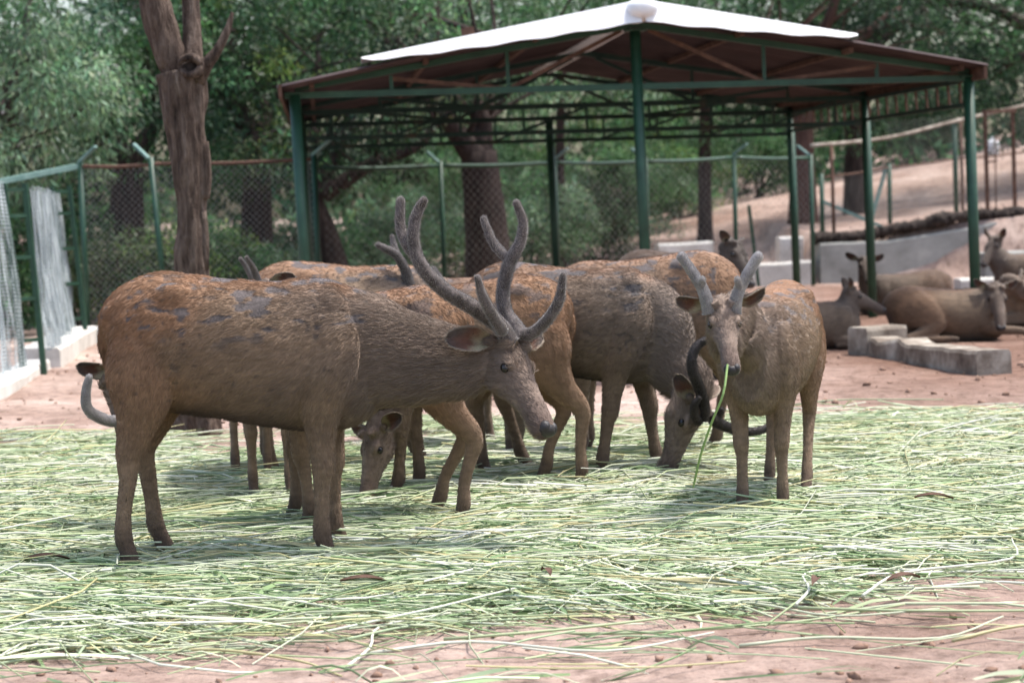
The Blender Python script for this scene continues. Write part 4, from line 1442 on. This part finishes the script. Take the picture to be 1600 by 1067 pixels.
    # eyes, nose, ears, antlers
    for s in (-1, 1):
        x = MB(); x.ball(Hp(.125, s * .0845, -.055), np.array([.024, .015, .019]) * hs, 14, 9, axes=ax); sub('eye', x, [MAT['eye']])
    x = MB()
    x.ball(Hp(.458, 0, -.083), np.array([.032, .047, .034]) * hs, 16, 10, axes=ax)
    for s in (-1, 1):
        x.ball(Hp(.452, s * .024, -.075), np.array([.030, .024, .030]) * hs, 12, 8, axes=ax)
    sub('nose', x, [MAT['nose']])
    ears = ears or {}
    for s in (-1, 1):
        e = ears.get(s, dict(d=(-.25, s * .9, .25), o=(.75, 0.1 * s, .15)))
        if e is None: continue
        if e.get('abs'):
            d, o_ = e['d'], e['o']
        else:
            d = e['d'][0] * F + e['d'][1] * Sd + e['d'][2] * U
            o_ = e['o'][0] * F + e['o'][1] * Sd + e['o'][2] * U
        em, ecol, ed = ear_mesh(Hp(-.025, s * .085, -.035), d, o_, e.get('l', .19) * hs, e.get('w', .105) * hs, tone=tone)
        eo = sub('ear', em, [MAT['coat']])
        c4 = np.ones((len(ecol), 4), np.float32); c4[:, :3] = ecol
        eo.data.attributes.new('coat', 'FLOAT_COLOR', 'POINT').data.foreach_set('color', c4.ravel())
        if strands > 12000:
            ev = np.concatenate(em.v)
            fo = child('ear_hair', grow(eo.data, ev, np.tile(ed, (len(ev), 1)), np.full(len(ev), .012 * scale), ecol, 1800, seed + s + 5, .8))
            fo.parent = eo
    if antlers:
        for s, a in antlers.items():
            if isinstance(a, str):
                L_ = [([Hp(f, s * ss, u) for f, ss, u in pts], np.array(r) * hs) for pts, r in local_antler(a, s)]
            elif isinstance(a, dict):       # head-space polylines
                L_ = [([Hp(*q3) for q3 in pts], r) for pts, r in a['head']]
            else:                            # world polylines
                L_ = [(inv(np.array(pts)), np.array(r) / scale) for pts, r in a]
            am = antler_mesh(L_)
            ao = sub('antler', am, [MAT[amat]])
            if strands > 12000:
                av = np.concatenate(am.v)
                vc = np.tile(np.array({'velvet': (.25, .225, .21), 'velvet_dark': (.09, .08, .078), 'velvet_pale': (.42, .40, .39)}[amat]), (len(av), 1))
                vc = vc * (0.55 + .9 * fbm(av, 16, seed, 3))[:, None]
                fo = child('velvet', grow(ao.data, av, np.tile((0., 0, 1), (len(av), 1)), np.full(len(av), .0085), vc, 7000, seed + s + 9, .75, .8, 1.0))
                fo.parent = ao
    return root


NECK_UP = [(.40, 0, .98, .15, .24), (.53, 0, 1.10, .12, .20), (.65, 0, 1.26, .095, .155), (.73, 0, 1.40, .085, .13)]
NECK_GRAZE = [(.40, 0, .95, .16, .25), (.56, 0, .90, .125, .20), (.70, 0, .76, .10, .165), (.80, 0, .60, .088, .135)]
HERD = 'deer standing on the cut fodder'
REST = 'deer resting under the shelter'

# the big stag in front
O1 = ground(400, 872)
YM = O1[1]
hp = lambda x, y, d: at(x, y, YM + d)


def loc1(px, py, d):
    return (at(px, py, YM + d) - O1)


pl = loc1(800, 536, -.10)
r_ant = [([hp(798, 536, -.15), hp(780, 508, -.16), hp(738, 480, -.19), hp(692, 452, -.22), hp(660, 418, -.23), hp(647, 384, -.22), (hp(647, 350, -.21)), hp(655, 326, -.20), hp(662, 314, -.2)],
          [.040, .037, .034, .032, .030, .027, .025, .022, .018]),
         ([hp(652, 405, -.22), hp(637, 384, -.20), hp(627, 362, -.17), hp(625, 335, -.15), hp(626, 314, -.14)], [.022, .024, .023, .022, .019]),
         ([hp(786, 518, -.17), hp(769, 492, -.24), hp(754, 462, -.28), hp(746, 434, -.30)], [.03, .026, .021, .014])]
l_ant = [([hp(816, 532, -.10), hp(808, 515, -.06), hp(790, 488, -.02), hp(786, 457, .0), hp(792, 424, .0), hp(799, 405, .0), hp(813, 378, .0), hp(817, 346, .0), hp(807, 318, .0)],
          [.038, .036, .033, .030, .029, .028, .024, .021, .017]),
         ([hp(799, 408, .0), hp(784, 396, .02), hp(769, 376, .05), hp(756, 343, .08)], [.02, .021, .020, .015]),
         ([hp(810, 522, -.08), hp(832, 520, -.12), hp(856, 498, -.16), hp(874, 468, -.18), hp(880, 430, -.19)], [.03, .028, .025, .022, .014])]
deer('large stag with tall forked velvet antlers standing side on in front of the herd', O1, 0, 1.0, 0.0065,
     legs=dict(hn=dict(dx=-.005, dy=-.03, knee=.055), hf=dict(dx=.10, dy=.06, knee=.02), fn=dict(dx=-.055, dy=-.02), ff=dict(dx=-.02, dy=.05)),
     neck=[(.40, 0, .94, .165, .29), (.52, 0, .925, .145, .265), (.66, -.01, .895, .125, .225), (.82, -.03, .875, .11, .185), (.97, -.06, .865, .098, .15), (1.06, -.07, .87, .09, .125)],
     poll=pl, F=(.42, -.62, -.66), U=(.6, -.30, .6),
     ears={-1: dict(abs=1, d=(-.93, -.30, .10), o=(-.15, -.9, .25), l=.215, w=.125), 1: dict(abs=1, d=(.62, .35, .30), o=(.3, -.9, .1), l=.15, w=.09)},
     antlers={-1: r_ant, 1: l_ant}, strands=110000, patch=.85, seed=11, group=HERD)

# grazing stag in the middle, dark antler curving over
O2 = ground(900, 748)
YW2 = math.radians(-14)
p2 = lambda x, y, d: at(x, y, O2[1] + d)
c2, s2 = math.cos(YW2), math.sin(YW2)
R2 = np.array([[c2, -s2, 0], [s2, c2, 0], [0, 0, 1]])
l2 = lambda x, y, d, sc_=.94: ((p2(x, y, d) - O2) @ R2) / sc_
np_ = [l2(1010, 560, -.14), l2(1050, 570, -.18), l2(1080, 600, -.24)]
a_near = [([p2(1096, 655, -.40), p2(1100, 640, -.42), p2(1094, 610, -.46), p2(1083, 580, -.50), p2(1082, 555, -.50), p2(1092, 538, -.48), p2(1106, 530, -.46)], [.03, .029, .027, .025, .023, .021, .016]),
          ([p2(1092, 660, -.42), p2(1085, 648, -.47), p2(1085, 632, -.50), p2(1092, 622, -.51)], [.022, .02, .017, .011])]
a_far = [([p2(1108, 650, -.30), p2(1125, 662, -.2), p2(1155, 673, -.1), p2(1185, 673, -.05), p2(1212, 660, 0), p2(1224, 640, 0)], [.028, .026, .024, .021, .018, .013]),
         ([p2(1120, 655, -.22), p2(1128, 640, -.24)], [.02, .012])]
deer('dark grey brown stag grazing head down with one dark antler arching over its head', O2, YW2, .94, 0.0075,
     legs=dict(hn=dict(dx=.02, dy=-.02), hf=dict(dx=.22, dy=.05), fn=dict(dx=-.20, dy=-.02, knee=-.01), ff=dict(dx=.12, dy=.04)),
     neck=[(.38, 0, .96, .165, .27), (.50, 0, .90, .14, .235), (*np_[1], .105, .165), (*np_[2], .092, .13)],
     poll=l2(1096, 634, -.36), F=(-.30, -.12, -.95), U=(.9, -.25, -.25),
     ears={-1: dict(d=(-.55, -.45, -.55), o=(.2, -.8, .35), l=.17, w=.11), 1: dict(d=(-.5, .8, 0), o=(.5, 0, .5))},
     antlers={-1: a_near, 1: a_far}, strands=70000, patch=.75, seed=12, tone=.95, warm=.85, amat='velvet_dark', group=HERD)

# young stag facing the camera with a stalk in its mouth
O3 = ground(1212, 790)
YW3 = math.radians(-110)
p3 = lambda x, y, d: at(x, y, O3[1] + d)
c3, s3 = math.cos(YW3), math.sin(YW3)
R3 = np.array([[c3, -s3, 0], [s3, c3, 0], [0, 0, 1]])
l3 = lambda x, y, d, sc_=.86: ((p3(x, y, d) - O3) @ R3) / sc_
rd3 = lambda v: np.asarray(v, float) @ R3
pp = l3(1129, 472, -.72)
ya = [([p3(1108, 490, -.74), p3(1104, 470, -.74), p3(1098, 452, -.73), p3(1086, 432, -.72), p3(1070, 408, -.71), p3(1065, 401, -.71)], [.027, .025, .022, .020, .0185, .018]),
      ([p3(1095, 447, -.74), p3(1098, 437, -.77)], [.015, .011])]
yb = [([p3(1148, 490, -.74), p3(1150, 470, -.74), p3(1156, 452, -.73), p3(1166, 432, -.72), p3(1180, 408, -.71), p3(1184, 402, -.71)], [.027, .025, .023, .021, .0205, .020]),
      ([p3(1157, 450, -.74), p3(1153, 437, -.77)], [.016, .012])]
deer('young stag with short pale antler stubs facing forward, a green stalk in its mouth', O3, YW3, .86, 0.0065,
     legs=dict(fn=dict(dx=.0, dy=.00), ff=dict(dx=-.06, dy=.0), hn=dict(dx=.14, dy=-.02, knee=.0), hf=dict(dx=.30, dy=.02)),
     neck=[(.40, 0, .97, .16, .25), (.50, -.02, 1.04, .13, .205), (.60, -.06, 1.14, .105, .165), tuple(l3(1134, 530, -.62)) + (.092, .135)],
     poll=pp, F=rd3((.03, -.72, -.68)), U=rd3((0, -.7, .72)),
     ears={-1: dict(d=(-.12, -.95, .12), o=(.9, -.1, .2), l=.185, w=.115), 1: dict(d=(-.15, .88, .33), o=(.9, .1, -.05), l=.185, w=.115)},
     antlers={-1: ya, 1: yb}, amat='velvet_pale', strands=80000, patch=.55, seed=13, tone=1.15, warm=.95, hair=.85, group=HERD, head_scale=.92, bellyc='side')
# stalk held in its mouth
mo = p3(1138, 574, -1.0)
mb = MB()
mb.tube(cat_rom([mo + (0, .03, .01), p3(1130, 615, -1.04), p3(1112, 660, -1.0), p3(1095, 710, -.93), p3(1083, 762, -.85)], 4), [.0055] * 16 + [.003], (0, 1, 0), 7)
STALK_MB = mb

# reddish deer right behind the big stag, facing left, rump to the right
O4 = ground(565, 822)
deer('reddish stag behind the big stag, reaching its lowered head past the big hindquarters', O4, math.radians(176), .90, 0.0085,
     legs=dict(hn=dict(dx=.16, knee=-.07), hf=dict(dx=-.02, knee=-.05, dy=.05), fn=dict(dx=.02, dy=-.02), ff=dict(dx=-.12, dy=.02)),
     neck=[(.40, 0, .96, .16, .25), (.60, 0, .94, .125, .21), (.80, .02, .90, .10, .165), (.98, .05, .86, .088, .13)],
     poll=((at(166, 590, O4[1] + .12) - O4) @ np.array([[math.cos(math.radians(176)), -math.sin(math.radians(176)), 0], [math.sin(math.radians(176)), math.cos(math.radians(176)), 0], [0, 0, 1]])) / .90,
     F=(-.12, .25, -.95), U=(.92, .35, 0),
     ears={1: dict(abs=1, d=(.95, .15, .10), o=(.05, .9, -.35), l=.20, w=.11), -1: dict(d=(-.35, -.9, .1), o=(.5, 0, .6))},
     antlers={1: [([at(200, 650, O4[1] + .05), at(175, 658, O4[1]), at(148, 648, O4[1] - .03), at(135, 634, O4[1] - .05), at(134, 612, O4[1] - .05), at(139, 590, O4[1] - .05)], [.026, .025, .023, .021, .019, .014])]},
     strands=45000, patch=.45, seed=14, tone=.97, warm=.98, amat='velvet_pale', group=HERD)

# reddish deer grazing to the left behind the stag's chest
O5 = ground(735, 772)
a5 = math.radians(186)
R5 = np.array([[math.cos(a5), -math.sin(a5), 0], [math.sin(a5), math.cos(a5), 0], [0, 0, 1]])
deer('antlerless reddish deer grazing head down with one red lit ear beside the big stag forelegs', O5, a5, .90, 0.0085,
     legs=dict(hn=dict(dx=.10, knee=-.06), hf=dict(dx=-.12, knee=-.03), fn=dict(dx=-.08), ff=dict(dx=.08)),
     neck=[(.40, 0, .95, .16, .25), (.54, .02, .88, .125, .20), (*(((at(606, 625, O5[1] - .1) - O5) @ R5) / .9), .085, .14)],
     poll=((at(578, 672, O5[1] - .2) - O5) @ R5) / .90, F=((np.array([-.22, -.40, -.9])) @ R5), U=(np.array([-.75, -.62, .1]) @ R5),
     ears={1: dict(d=(-.35, .75, -.1), o=(.25, .6, .5), l=.16, w=.12), -1: dict(d=(-.3, -.9, .2), o=(.6, 0, .4))},
     strands=40000, patch=.45, seed=15, tone=.97, warm=1.0, group=HERD, head_scale=.92)

# deer standing head on, mostly hidden behind the big stag
O6 = ground(385, 788)
deer('half hidden deer behind the big stag back, only antler tips and one ear above it', O6 + (0.02, .55, 0), math.radians(-75), .86, 0.010,
     legs=dict(fn=dict(dx=0), ff=dict(dx=.1)), neck=NECK_UP[:3], poll=(.62, -.05, 1.37), F=(.15, -.85, -.5), U=(0, -.5, .85),
     ears={1: dict(abs=1, d=(.26, .9, .25), o=(.9, -.2, .2)), -1: dict(d=(-.25, -.9, .25), o=(.75, -.1, .15))},
     antlers={-1: 'thin', 1: 'thin'}, strands=16000, patch=.4, seed=16, group=HERD, head_scale=.9)

# deer behind, facing right, head behind the reddish backs
O7 = ground(560, 730)
a7 = math.radians(12)
R7 = np.array([[math.cos(a7), -math.sin(a7), 0], [math.sin(a7), math.cos(a7), 0], [0, 0, 1]])
y7 = O7[1]
deer('orange backed stag behind the herd with its dark antlers rising over a reddish back', O7, a7, .96, 0.010,
     neck=[(.40, 0, .96, .16, .25), (.50, 0, 1.0, .12, .20)], poll=((at(664, 470, y7) - O7) @ R7) / .96, F=(.7, -.1, -.75), U=(.7, 0, .7),
     antlers={-1: [([at(648, 478, y7 - .05), at(641, 450, y7 - .06), at(632, 420, y7 - .08), at(618, 398, y7 - .1), at(600, 388, y7 - .12), at(591, 383, y7 - .13)], [.032, .030, .027, .023, .019, .014]),
                   ([at(626, 410, y7 - .08), at(617, 388, y7 - .05), at(613, 370, y7 - .03)], [.02, .018, .012])],
              1: [([at(694, 476, y7 - .02), at(692, 452, y7), at(684, 434, y7 + .02), at(677, 422, y7 + .03)], [.03, .027, .024, .018]),
                  ([at(692, 455, y7), at(690, 440, y7 - .05)], [.022, .016])]},
     strands=30000, patch=.7, seed=17, tone=1.05, warm=.92, group=HERD)

# grey deer grazing, muzzle seen under the big stag jaw
O8 = ground(690, 702)
a8 = math.radians(-40)
deer('grey headed deer grazing at the far edge of the fodder under the big stag jaw', O8 + (0, .35, 0), a8, .86, 0.010,
     neck=NECK_GRAZE, poll=(.86, 0, .46), F=(-.2, 0, -.98), U=(.98, 0, -.2), strands=20000, patch=.5, seed=18, tone=1.0, warm=.85, group=HERD)

# orange deer behind the grazing stag, rump to the right
O9 = ground(1005, 716)
deer('orange deer facing away left behind the grazing stag with its rump toward the young stag', O9, math.radians(168), .95, 0.010,
     legs=dict(hn=dict(dx=.12), hf=dict(dx=-.08)), neck=NECK_GRAZE, poll=(.88, 0, .46), F=(.1, 0, -.98), U=(.98, 0, .1),
     strands=30000, patch=.6, seed=19, tone=1.05, warm=.9, group=HERD)

# deer before the shelter, shade painted into its coat by the low tone
p_ = ground(1118, 560)
O10 = np.array([at(1062, 500, 16.0)[0], 16.0, 0])
deer('brown deer with shelter shade painted dark into its coat, standing behind the young stag antlers', O10, math.radians(-20), .85, 0.012,
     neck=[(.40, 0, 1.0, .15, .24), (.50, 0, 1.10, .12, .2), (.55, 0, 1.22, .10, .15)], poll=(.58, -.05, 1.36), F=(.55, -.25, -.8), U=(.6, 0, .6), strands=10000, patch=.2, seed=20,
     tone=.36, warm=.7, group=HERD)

# resting deer on the right
LN = [(.40, 0, .33, .16, .23), (.52, 0, .44, .125, .18), (.62, 0, .60, .095, .14), (.67, 0, .74, .085, .115)]


def rest(px, py, yaw, lab, scale=.95, neck=LN, poll=(.70, 0, .84), F=(.85, 0, -.4), U=(.4, 0, .9), **kw):
    o = ground(px, py)
    return deer(lab, o, math.radians(yaw), scale, 0.012, neck=neck, poll=poll, F=F, U=U, lying=True, strands=kw.pop('strands', 9000), group=REST, **kw)


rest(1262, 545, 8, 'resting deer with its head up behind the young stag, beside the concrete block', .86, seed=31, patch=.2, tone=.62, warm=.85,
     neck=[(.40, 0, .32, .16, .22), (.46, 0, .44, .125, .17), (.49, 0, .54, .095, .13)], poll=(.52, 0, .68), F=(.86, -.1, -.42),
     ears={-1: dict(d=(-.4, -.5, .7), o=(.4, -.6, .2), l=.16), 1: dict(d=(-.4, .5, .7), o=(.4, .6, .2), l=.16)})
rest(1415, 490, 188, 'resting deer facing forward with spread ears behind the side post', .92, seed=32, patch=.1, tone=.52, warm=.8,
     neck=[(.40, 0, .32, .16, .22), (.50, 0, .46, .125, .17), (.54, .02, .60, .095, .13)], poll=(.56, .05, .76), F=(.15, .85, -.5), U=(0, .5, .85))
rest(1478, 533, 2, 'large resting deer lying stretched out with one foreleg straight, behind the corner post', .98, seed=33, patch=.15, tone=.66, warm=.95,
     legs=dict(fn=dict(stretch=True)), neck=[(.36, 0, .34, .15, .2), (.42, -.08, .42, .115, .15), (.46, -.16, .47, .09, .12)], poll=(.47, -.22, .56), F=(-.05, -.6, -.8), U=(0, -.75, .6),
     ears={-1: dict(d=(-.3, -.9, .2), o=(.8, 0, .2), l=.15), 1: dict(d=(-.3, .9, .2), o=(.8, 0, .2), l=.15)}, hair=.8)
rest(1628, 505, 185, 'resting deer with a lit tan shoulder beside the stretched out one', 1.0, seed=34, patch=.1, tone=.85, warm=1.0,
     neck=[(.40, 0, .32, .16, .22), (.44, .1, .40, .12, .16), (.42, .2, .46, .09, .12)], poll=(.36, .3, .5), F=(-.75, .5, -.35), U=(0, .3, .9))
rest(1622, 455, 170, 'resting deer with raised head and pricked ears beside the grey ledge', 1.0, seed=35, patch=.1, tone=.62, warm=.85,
     neck=LN[:3], poll=(.60, 0, .78), F=(.45, .55, -.7), U=(.3, .4, .85),
     ears={-1: dict(d=(-.4, -.4, .8), o=(.6, -.3, .2), l=.17), 1: dict(d=(-.4, .5, .7), o=(.6, .3, .2), l=.17)})

# ------------------------------------------------------------------ cut fodder
def stalks(n, cx, cy, cz, ang, ln, wd, tilt, bend, zbend, flat, col, seed, seg=4):
    """n bent stalks or leaf strips as arrays; flat=True makes ribbons, else three sided stems"""
    rng = np.random.default_rng(seed)
    t = np.linspace(-.5, .5, seg + 1)
    d = np.stack([np.cos(ang) * np.cos(tilt), np.sin(ang) * np.cos(tilt), np.sin(tilt)], 1)
    sd = np.stack([-np.sin(ang), np.cos(ang), np.zeros(n)], 1)
    c = np.stack([cx, cy, cz], 1)
    P = c[:, None] + d[:, None] * (t[None, :, None] * ln[:, None, None])
    P = P + sd[:, None] * (bend[:, None] * ln[:, None] * (t[None] ** 2 * 4 - .5))[..., None]
    P[..., 2] += zbend[:, None] * (1 - 4 * t[None] ** 2)
    w = wd[:, None] * (1 - 0.55 * np.abs(t[None] + .1) * (1.6 if flat else .5))
    if flat:
        rl = rng.normal(size=(n, 1)) * .5 + t[None] * rng.normal(size=(n, 1)) * 1.5
        off = sd[:, None] * np.cos(rl)[..., None] + np.array([0, 0, 1.0]) * np.sin(rl)[..., None]
        V = np.stack([P - off * w[..., None] / 2, P + off * w[..., None] / 2], 2)
        K = 2
    else:
        upv = np.array([0, 0, 1.0])
        V = np.stack([P + (sd[:, None] * math.cos(a) + upv * math.sin(a)) * w[..., None] / 2 for a in (math.pi / 2, math.pi * 7 / 6, math.pi * 11 / 6)], 2)
        K = 3
    per = (seg + 1) * K
    q = []
    for s in range(seg):
        for k in range(K if K == 3 else 1):
            k2 = (k + 1) % K
            q.append((s * K + k, s * K + k2, (s + 1) * K + k2, (s + 1) * K + k))
    Q = (np.array(q)[None] + per * np.arange(n)[:, None, None]).reshape(-1, 4)
    C = np.repeat(col, per, 0).reshape(n, seg + 1, K, 3) * (1 + 0.12 * rng.normal(size=(n, seg + 1, 1, 1)))
    return V.reshape(-1, 3), Q, np.clip(C.reshape(-1, 3), .01, .85)


SC = np.array([(.42, .48, .28), (.23, .33, .155), (.57, .60, .44), (.50, .46, .25), (.12, .19, .09), (.34, .42, .26), (.66, .67, .57)])


def fodder_field(n, seed, near, far, flat, lmin, lmax, wmin, wmax, pw, lay=(0, 1), spread=(.32, .85)):
    rng = np.random.default_rng(seed)
    cyy = near + (far - near) * rng.random(n)
    cxx = (rng.random(n) - .5) * 2 * (cyy * .30 + 0.7)
    p = np.stack([cxx, cyy, np.zeros(n)], 1)
    edge = fbm(p, 1.1, 61) - .5
    nearE = 7.25 - cxx * -0.10 + edge * 1.5
    farE = 12.2 + edge * 3.4
    dens = sstep(0, 1, (cyy - nearE + .35) / .8) * (1 - sstep(0, 1, (cyy - farE) / .8))
    holes = sstep(.30, .46, fbm(p * (1, 1, 1), 1.7, 66, 3))
    right_thin = 1 - .55 * sstep(.16, .27, cxx / cyy) * (1 - sstep(8.0, 9.0, cyy))
    dens = np.maximum(dens * (0.30 + .70 * holes) * right_thin, 0.022)
    keep = rng.random(n) < dens
    cxx, cyy, dens = cxx[keep], cyy[keep], dens[keep]
    m = len(cxx)
    p = np.stack([cxx, cyy, np.zeros(m)], 1)
    thick = (.010 + .060 * fbm(p, 1.9, 71) ** 1.3) * np.clip(dens * 1.2, .12, 1)
    cz = terrain(cxx, cyy) + .006 + thick * (lay[0] + (lay[1] - lay[0]) * rng.random(m))
    wide = rng.random(m) < .33
    ang = np.where(wide, rng.normal(size=m) * spread[1], rng.normal(size=m) * spread[0]) + .9 * (fbm(p, .8, 81) - .5)
    ln = lmin + (lmax - lmin) * rng.random(m) ** 1.5
    wd = wmin + (wmax - wmin) * rng.random(m) ** 1.5
    ci = rng.choice(len(SC), m, p=pw)
    col = SC[ci] * (0.85 + .3 * rng.random((m, 1)))
    green = sstep(.42, .62, fbm(p, 1.3, 91))[:, None]
    col = col * (1 - .28 * green) + SC[1] * .28 * green
    return stalks(m, cxx, cyy, cz, ang, ln, wd, rng.normal(size=m) * .065, rng.normal(size=m) * .09, np.abs(rng.normal(size=m)) * .025, flat, col, seed + 1, 4 if flat else 3)


parts = [fodder_field(25000, 501, 6.0, 13.6, True, .15, .75, .008, .022, [.22, .22, .16, .06, .20, .10, .04], (0, .7)),
         fodder_field(20000, 502, 6.0, 13.6, False, .25, 1.15, .005, .011, [.24, .12, .24, .12, .04, .14, .10], (.15, 1.0)),
         fodder_field(3800, 503, 6.0, 13.4, False, .4, 1.5, .008, .014, [.25, .05, .30, .15, .0, .10, .15], (.8, 1.25))]
VV, QQ, CC, off = [], [], [], 0
for V, Q, C in parts:
    VV.append(V); QQ.append(Q + off); CC.append(C); off += len(V)
me = fast_mesh('cut_fodder', np.concatenate(VV), quads=np.concatenate(QQ), mat=MAT['straw'], col=np.concatenate(CC))
me.polygons.foreach_set('use_smooth', [True] * len(me.polygons))
tag(link('cut_fodder', me), 'thick mat of pale green cut stalks and blades spread for the herd', 'fodder', kind='stuff')

# the longest loose stalks lying on top, one by one
rng = np.random.default_rng(640)
protos = []
for k in range(8):
    L_ = .5 + .12 * k
    pts = [(-L_ / 2, 0, .0), (-L_ * .2, .05 * rng.normal(), .012 + .02 * rng.random()), (L_ * .2, .06 * rng.normal(), .015), (L_ / 2, .08 * rng.normal(), .0 + .03 * rng.random())]
    Pc = cat_rom(pts, 4)
    mb = MB(); mb.tube(Pc, np.linspace(.0065, .0035, len(Pc)), (0, 1, 0), 6)
    v = np.concatenate(mb.v)
    me = mb.mesh('grass_stalk')
    a_ = me.attributes.new('tint', 'FLOAT_COLOR', 'POINT')
    c4 = np.ones((len(v), 4), np.float32)
    c4[:, :3] = SC[(2, 0, 6, 3, 2, 5, 6, 0)[k]]
    a_.data.foreach_set('color', c4.ravel())
    me.materials.append(MAT['straw'])
    me.polygons.foreach_set('use_smooth', [True] * len(me.polygons))
    protos.append(me)
# world spots of the clearly separate stalks (x, y, turn, kind)
spots = [(1.20, 7.35, 62, 2), (1.75, 7.45, 40, 6), (1.05, 7.05, -40, 4), (.35, 7.0, 20, 7), (-.15, 6.95, 24, 5), (-.45, 6.75, 66, 2), (.75, 6.9, -3, 7), (1.7, 6.95, -6, 7),
         (2.1, 7.2, -10, 6), (-1.2, 7.15, 30, 4), (-.85, 7.35, 15, 6), (-.1, 8.2, 3, 5), (-.75, 8.35, 58, 1), (-.62, 8.5, -35, 2), (.6, 8.7, -22, 5), (1.35, 8.0, 35, 3),
         (-1.7, 12.6, 5, 6), (-2.3, 12.9, 9, 7), (.9, 13.0, 4, 7), (1.9, 13.3, 2, 6), (2.9, 13.2, 6, 7), (2.6, 13.9, 2, 5), (-2.6, 13.1, 3, 6), (2.25, 7.5, 48, 2), (1.0, 7.9, 70, 1),
         (.05, 6.55, -8, 6), (1.25, 6.6, 2, 4), (-1.5, 6.7, 10, 5), (-.95, 6.6, -30, 3), (1.9, 6.55, 12, 3)]
for x, y, a, k in spots:
    o = link('grass_stalk', protos[k])
    o.location = (x, y, terr(x, y) + (.05 if 7.3 < y < 12.2 else .014))
    o.rotation_euler = (rng.normal() * .03, rng.normal() * .02, math.radians(a))
    if y > 12.2:
        lb = 'long pale stalk lying on bare earth beyond the far edge of the fodder'
    elif y > 7.3:
        lb = 'long pale stalk lying on top of the fodder mat near the hooves'
    else:
        lb = 'long pale stalk lying across the thin front edge of the fodder'
    tag(o, lb, 'stalk', lb.replace('long pale stalk', 'stalks'))
# dry brown leaves
for x, y, a in [(1.46, 7.2, 40), (1.13, 7.25, 75), (-.62, 7.55, 10), (-2.1, 8.4, 20), (.1, 7.5, 100), (2.0, 9.1, 10)]:
    mb = MB()
    n_ = 7
    vs = []
    for i in range(n_):
        t = i / (n_ - 1)
        w = .016 * math.sin(math.pi * min(.98, t + .05)) + .001
        for s in (-1, 0, 1):
            vs.append((.2 * (t - .5), s * w, .02 + .01 * s * s + .02 * math.sin(t * 3)))
    fs = [(i * 3 + j, (i + 1) * 3 + j, (i + 1) * 3 + j + 1, i * 3 + j + 1) for i in range(n_ - 1) for j in (0, 1)]
    mb.add(vs, fs)
    o = mb.build('dry_leaf', MAT['rust'], smooth=True)
    o.location = (x, y, terr(x, y) + .06)
    o.rotation_euler = (0.2, .1, math.radians(a))
    tag(o, 'curled brown dry leaf lying on the cut fodder', 'leaf', 'dry leaves on the fodder')
# stalk in the young stag's mouth
v = np.concatenate(STALK_MB.v)
me = STALK_MB.mesh('grass_stalk')
a_ = me.attributes.new('tint', 'FLOAT_COLOR', 'POINT')
c4 = np.ones((len(v), 4), np.float32); c4[:, :3] = (.27, .40, .14)
a_.data.foreach_set('color', c4.ravel())
me.materials.append(MAT['straw'])
tag(link('grass_stalk', me), 'fresh green stalk hanging from the mouth of the young stag', 'stalk')
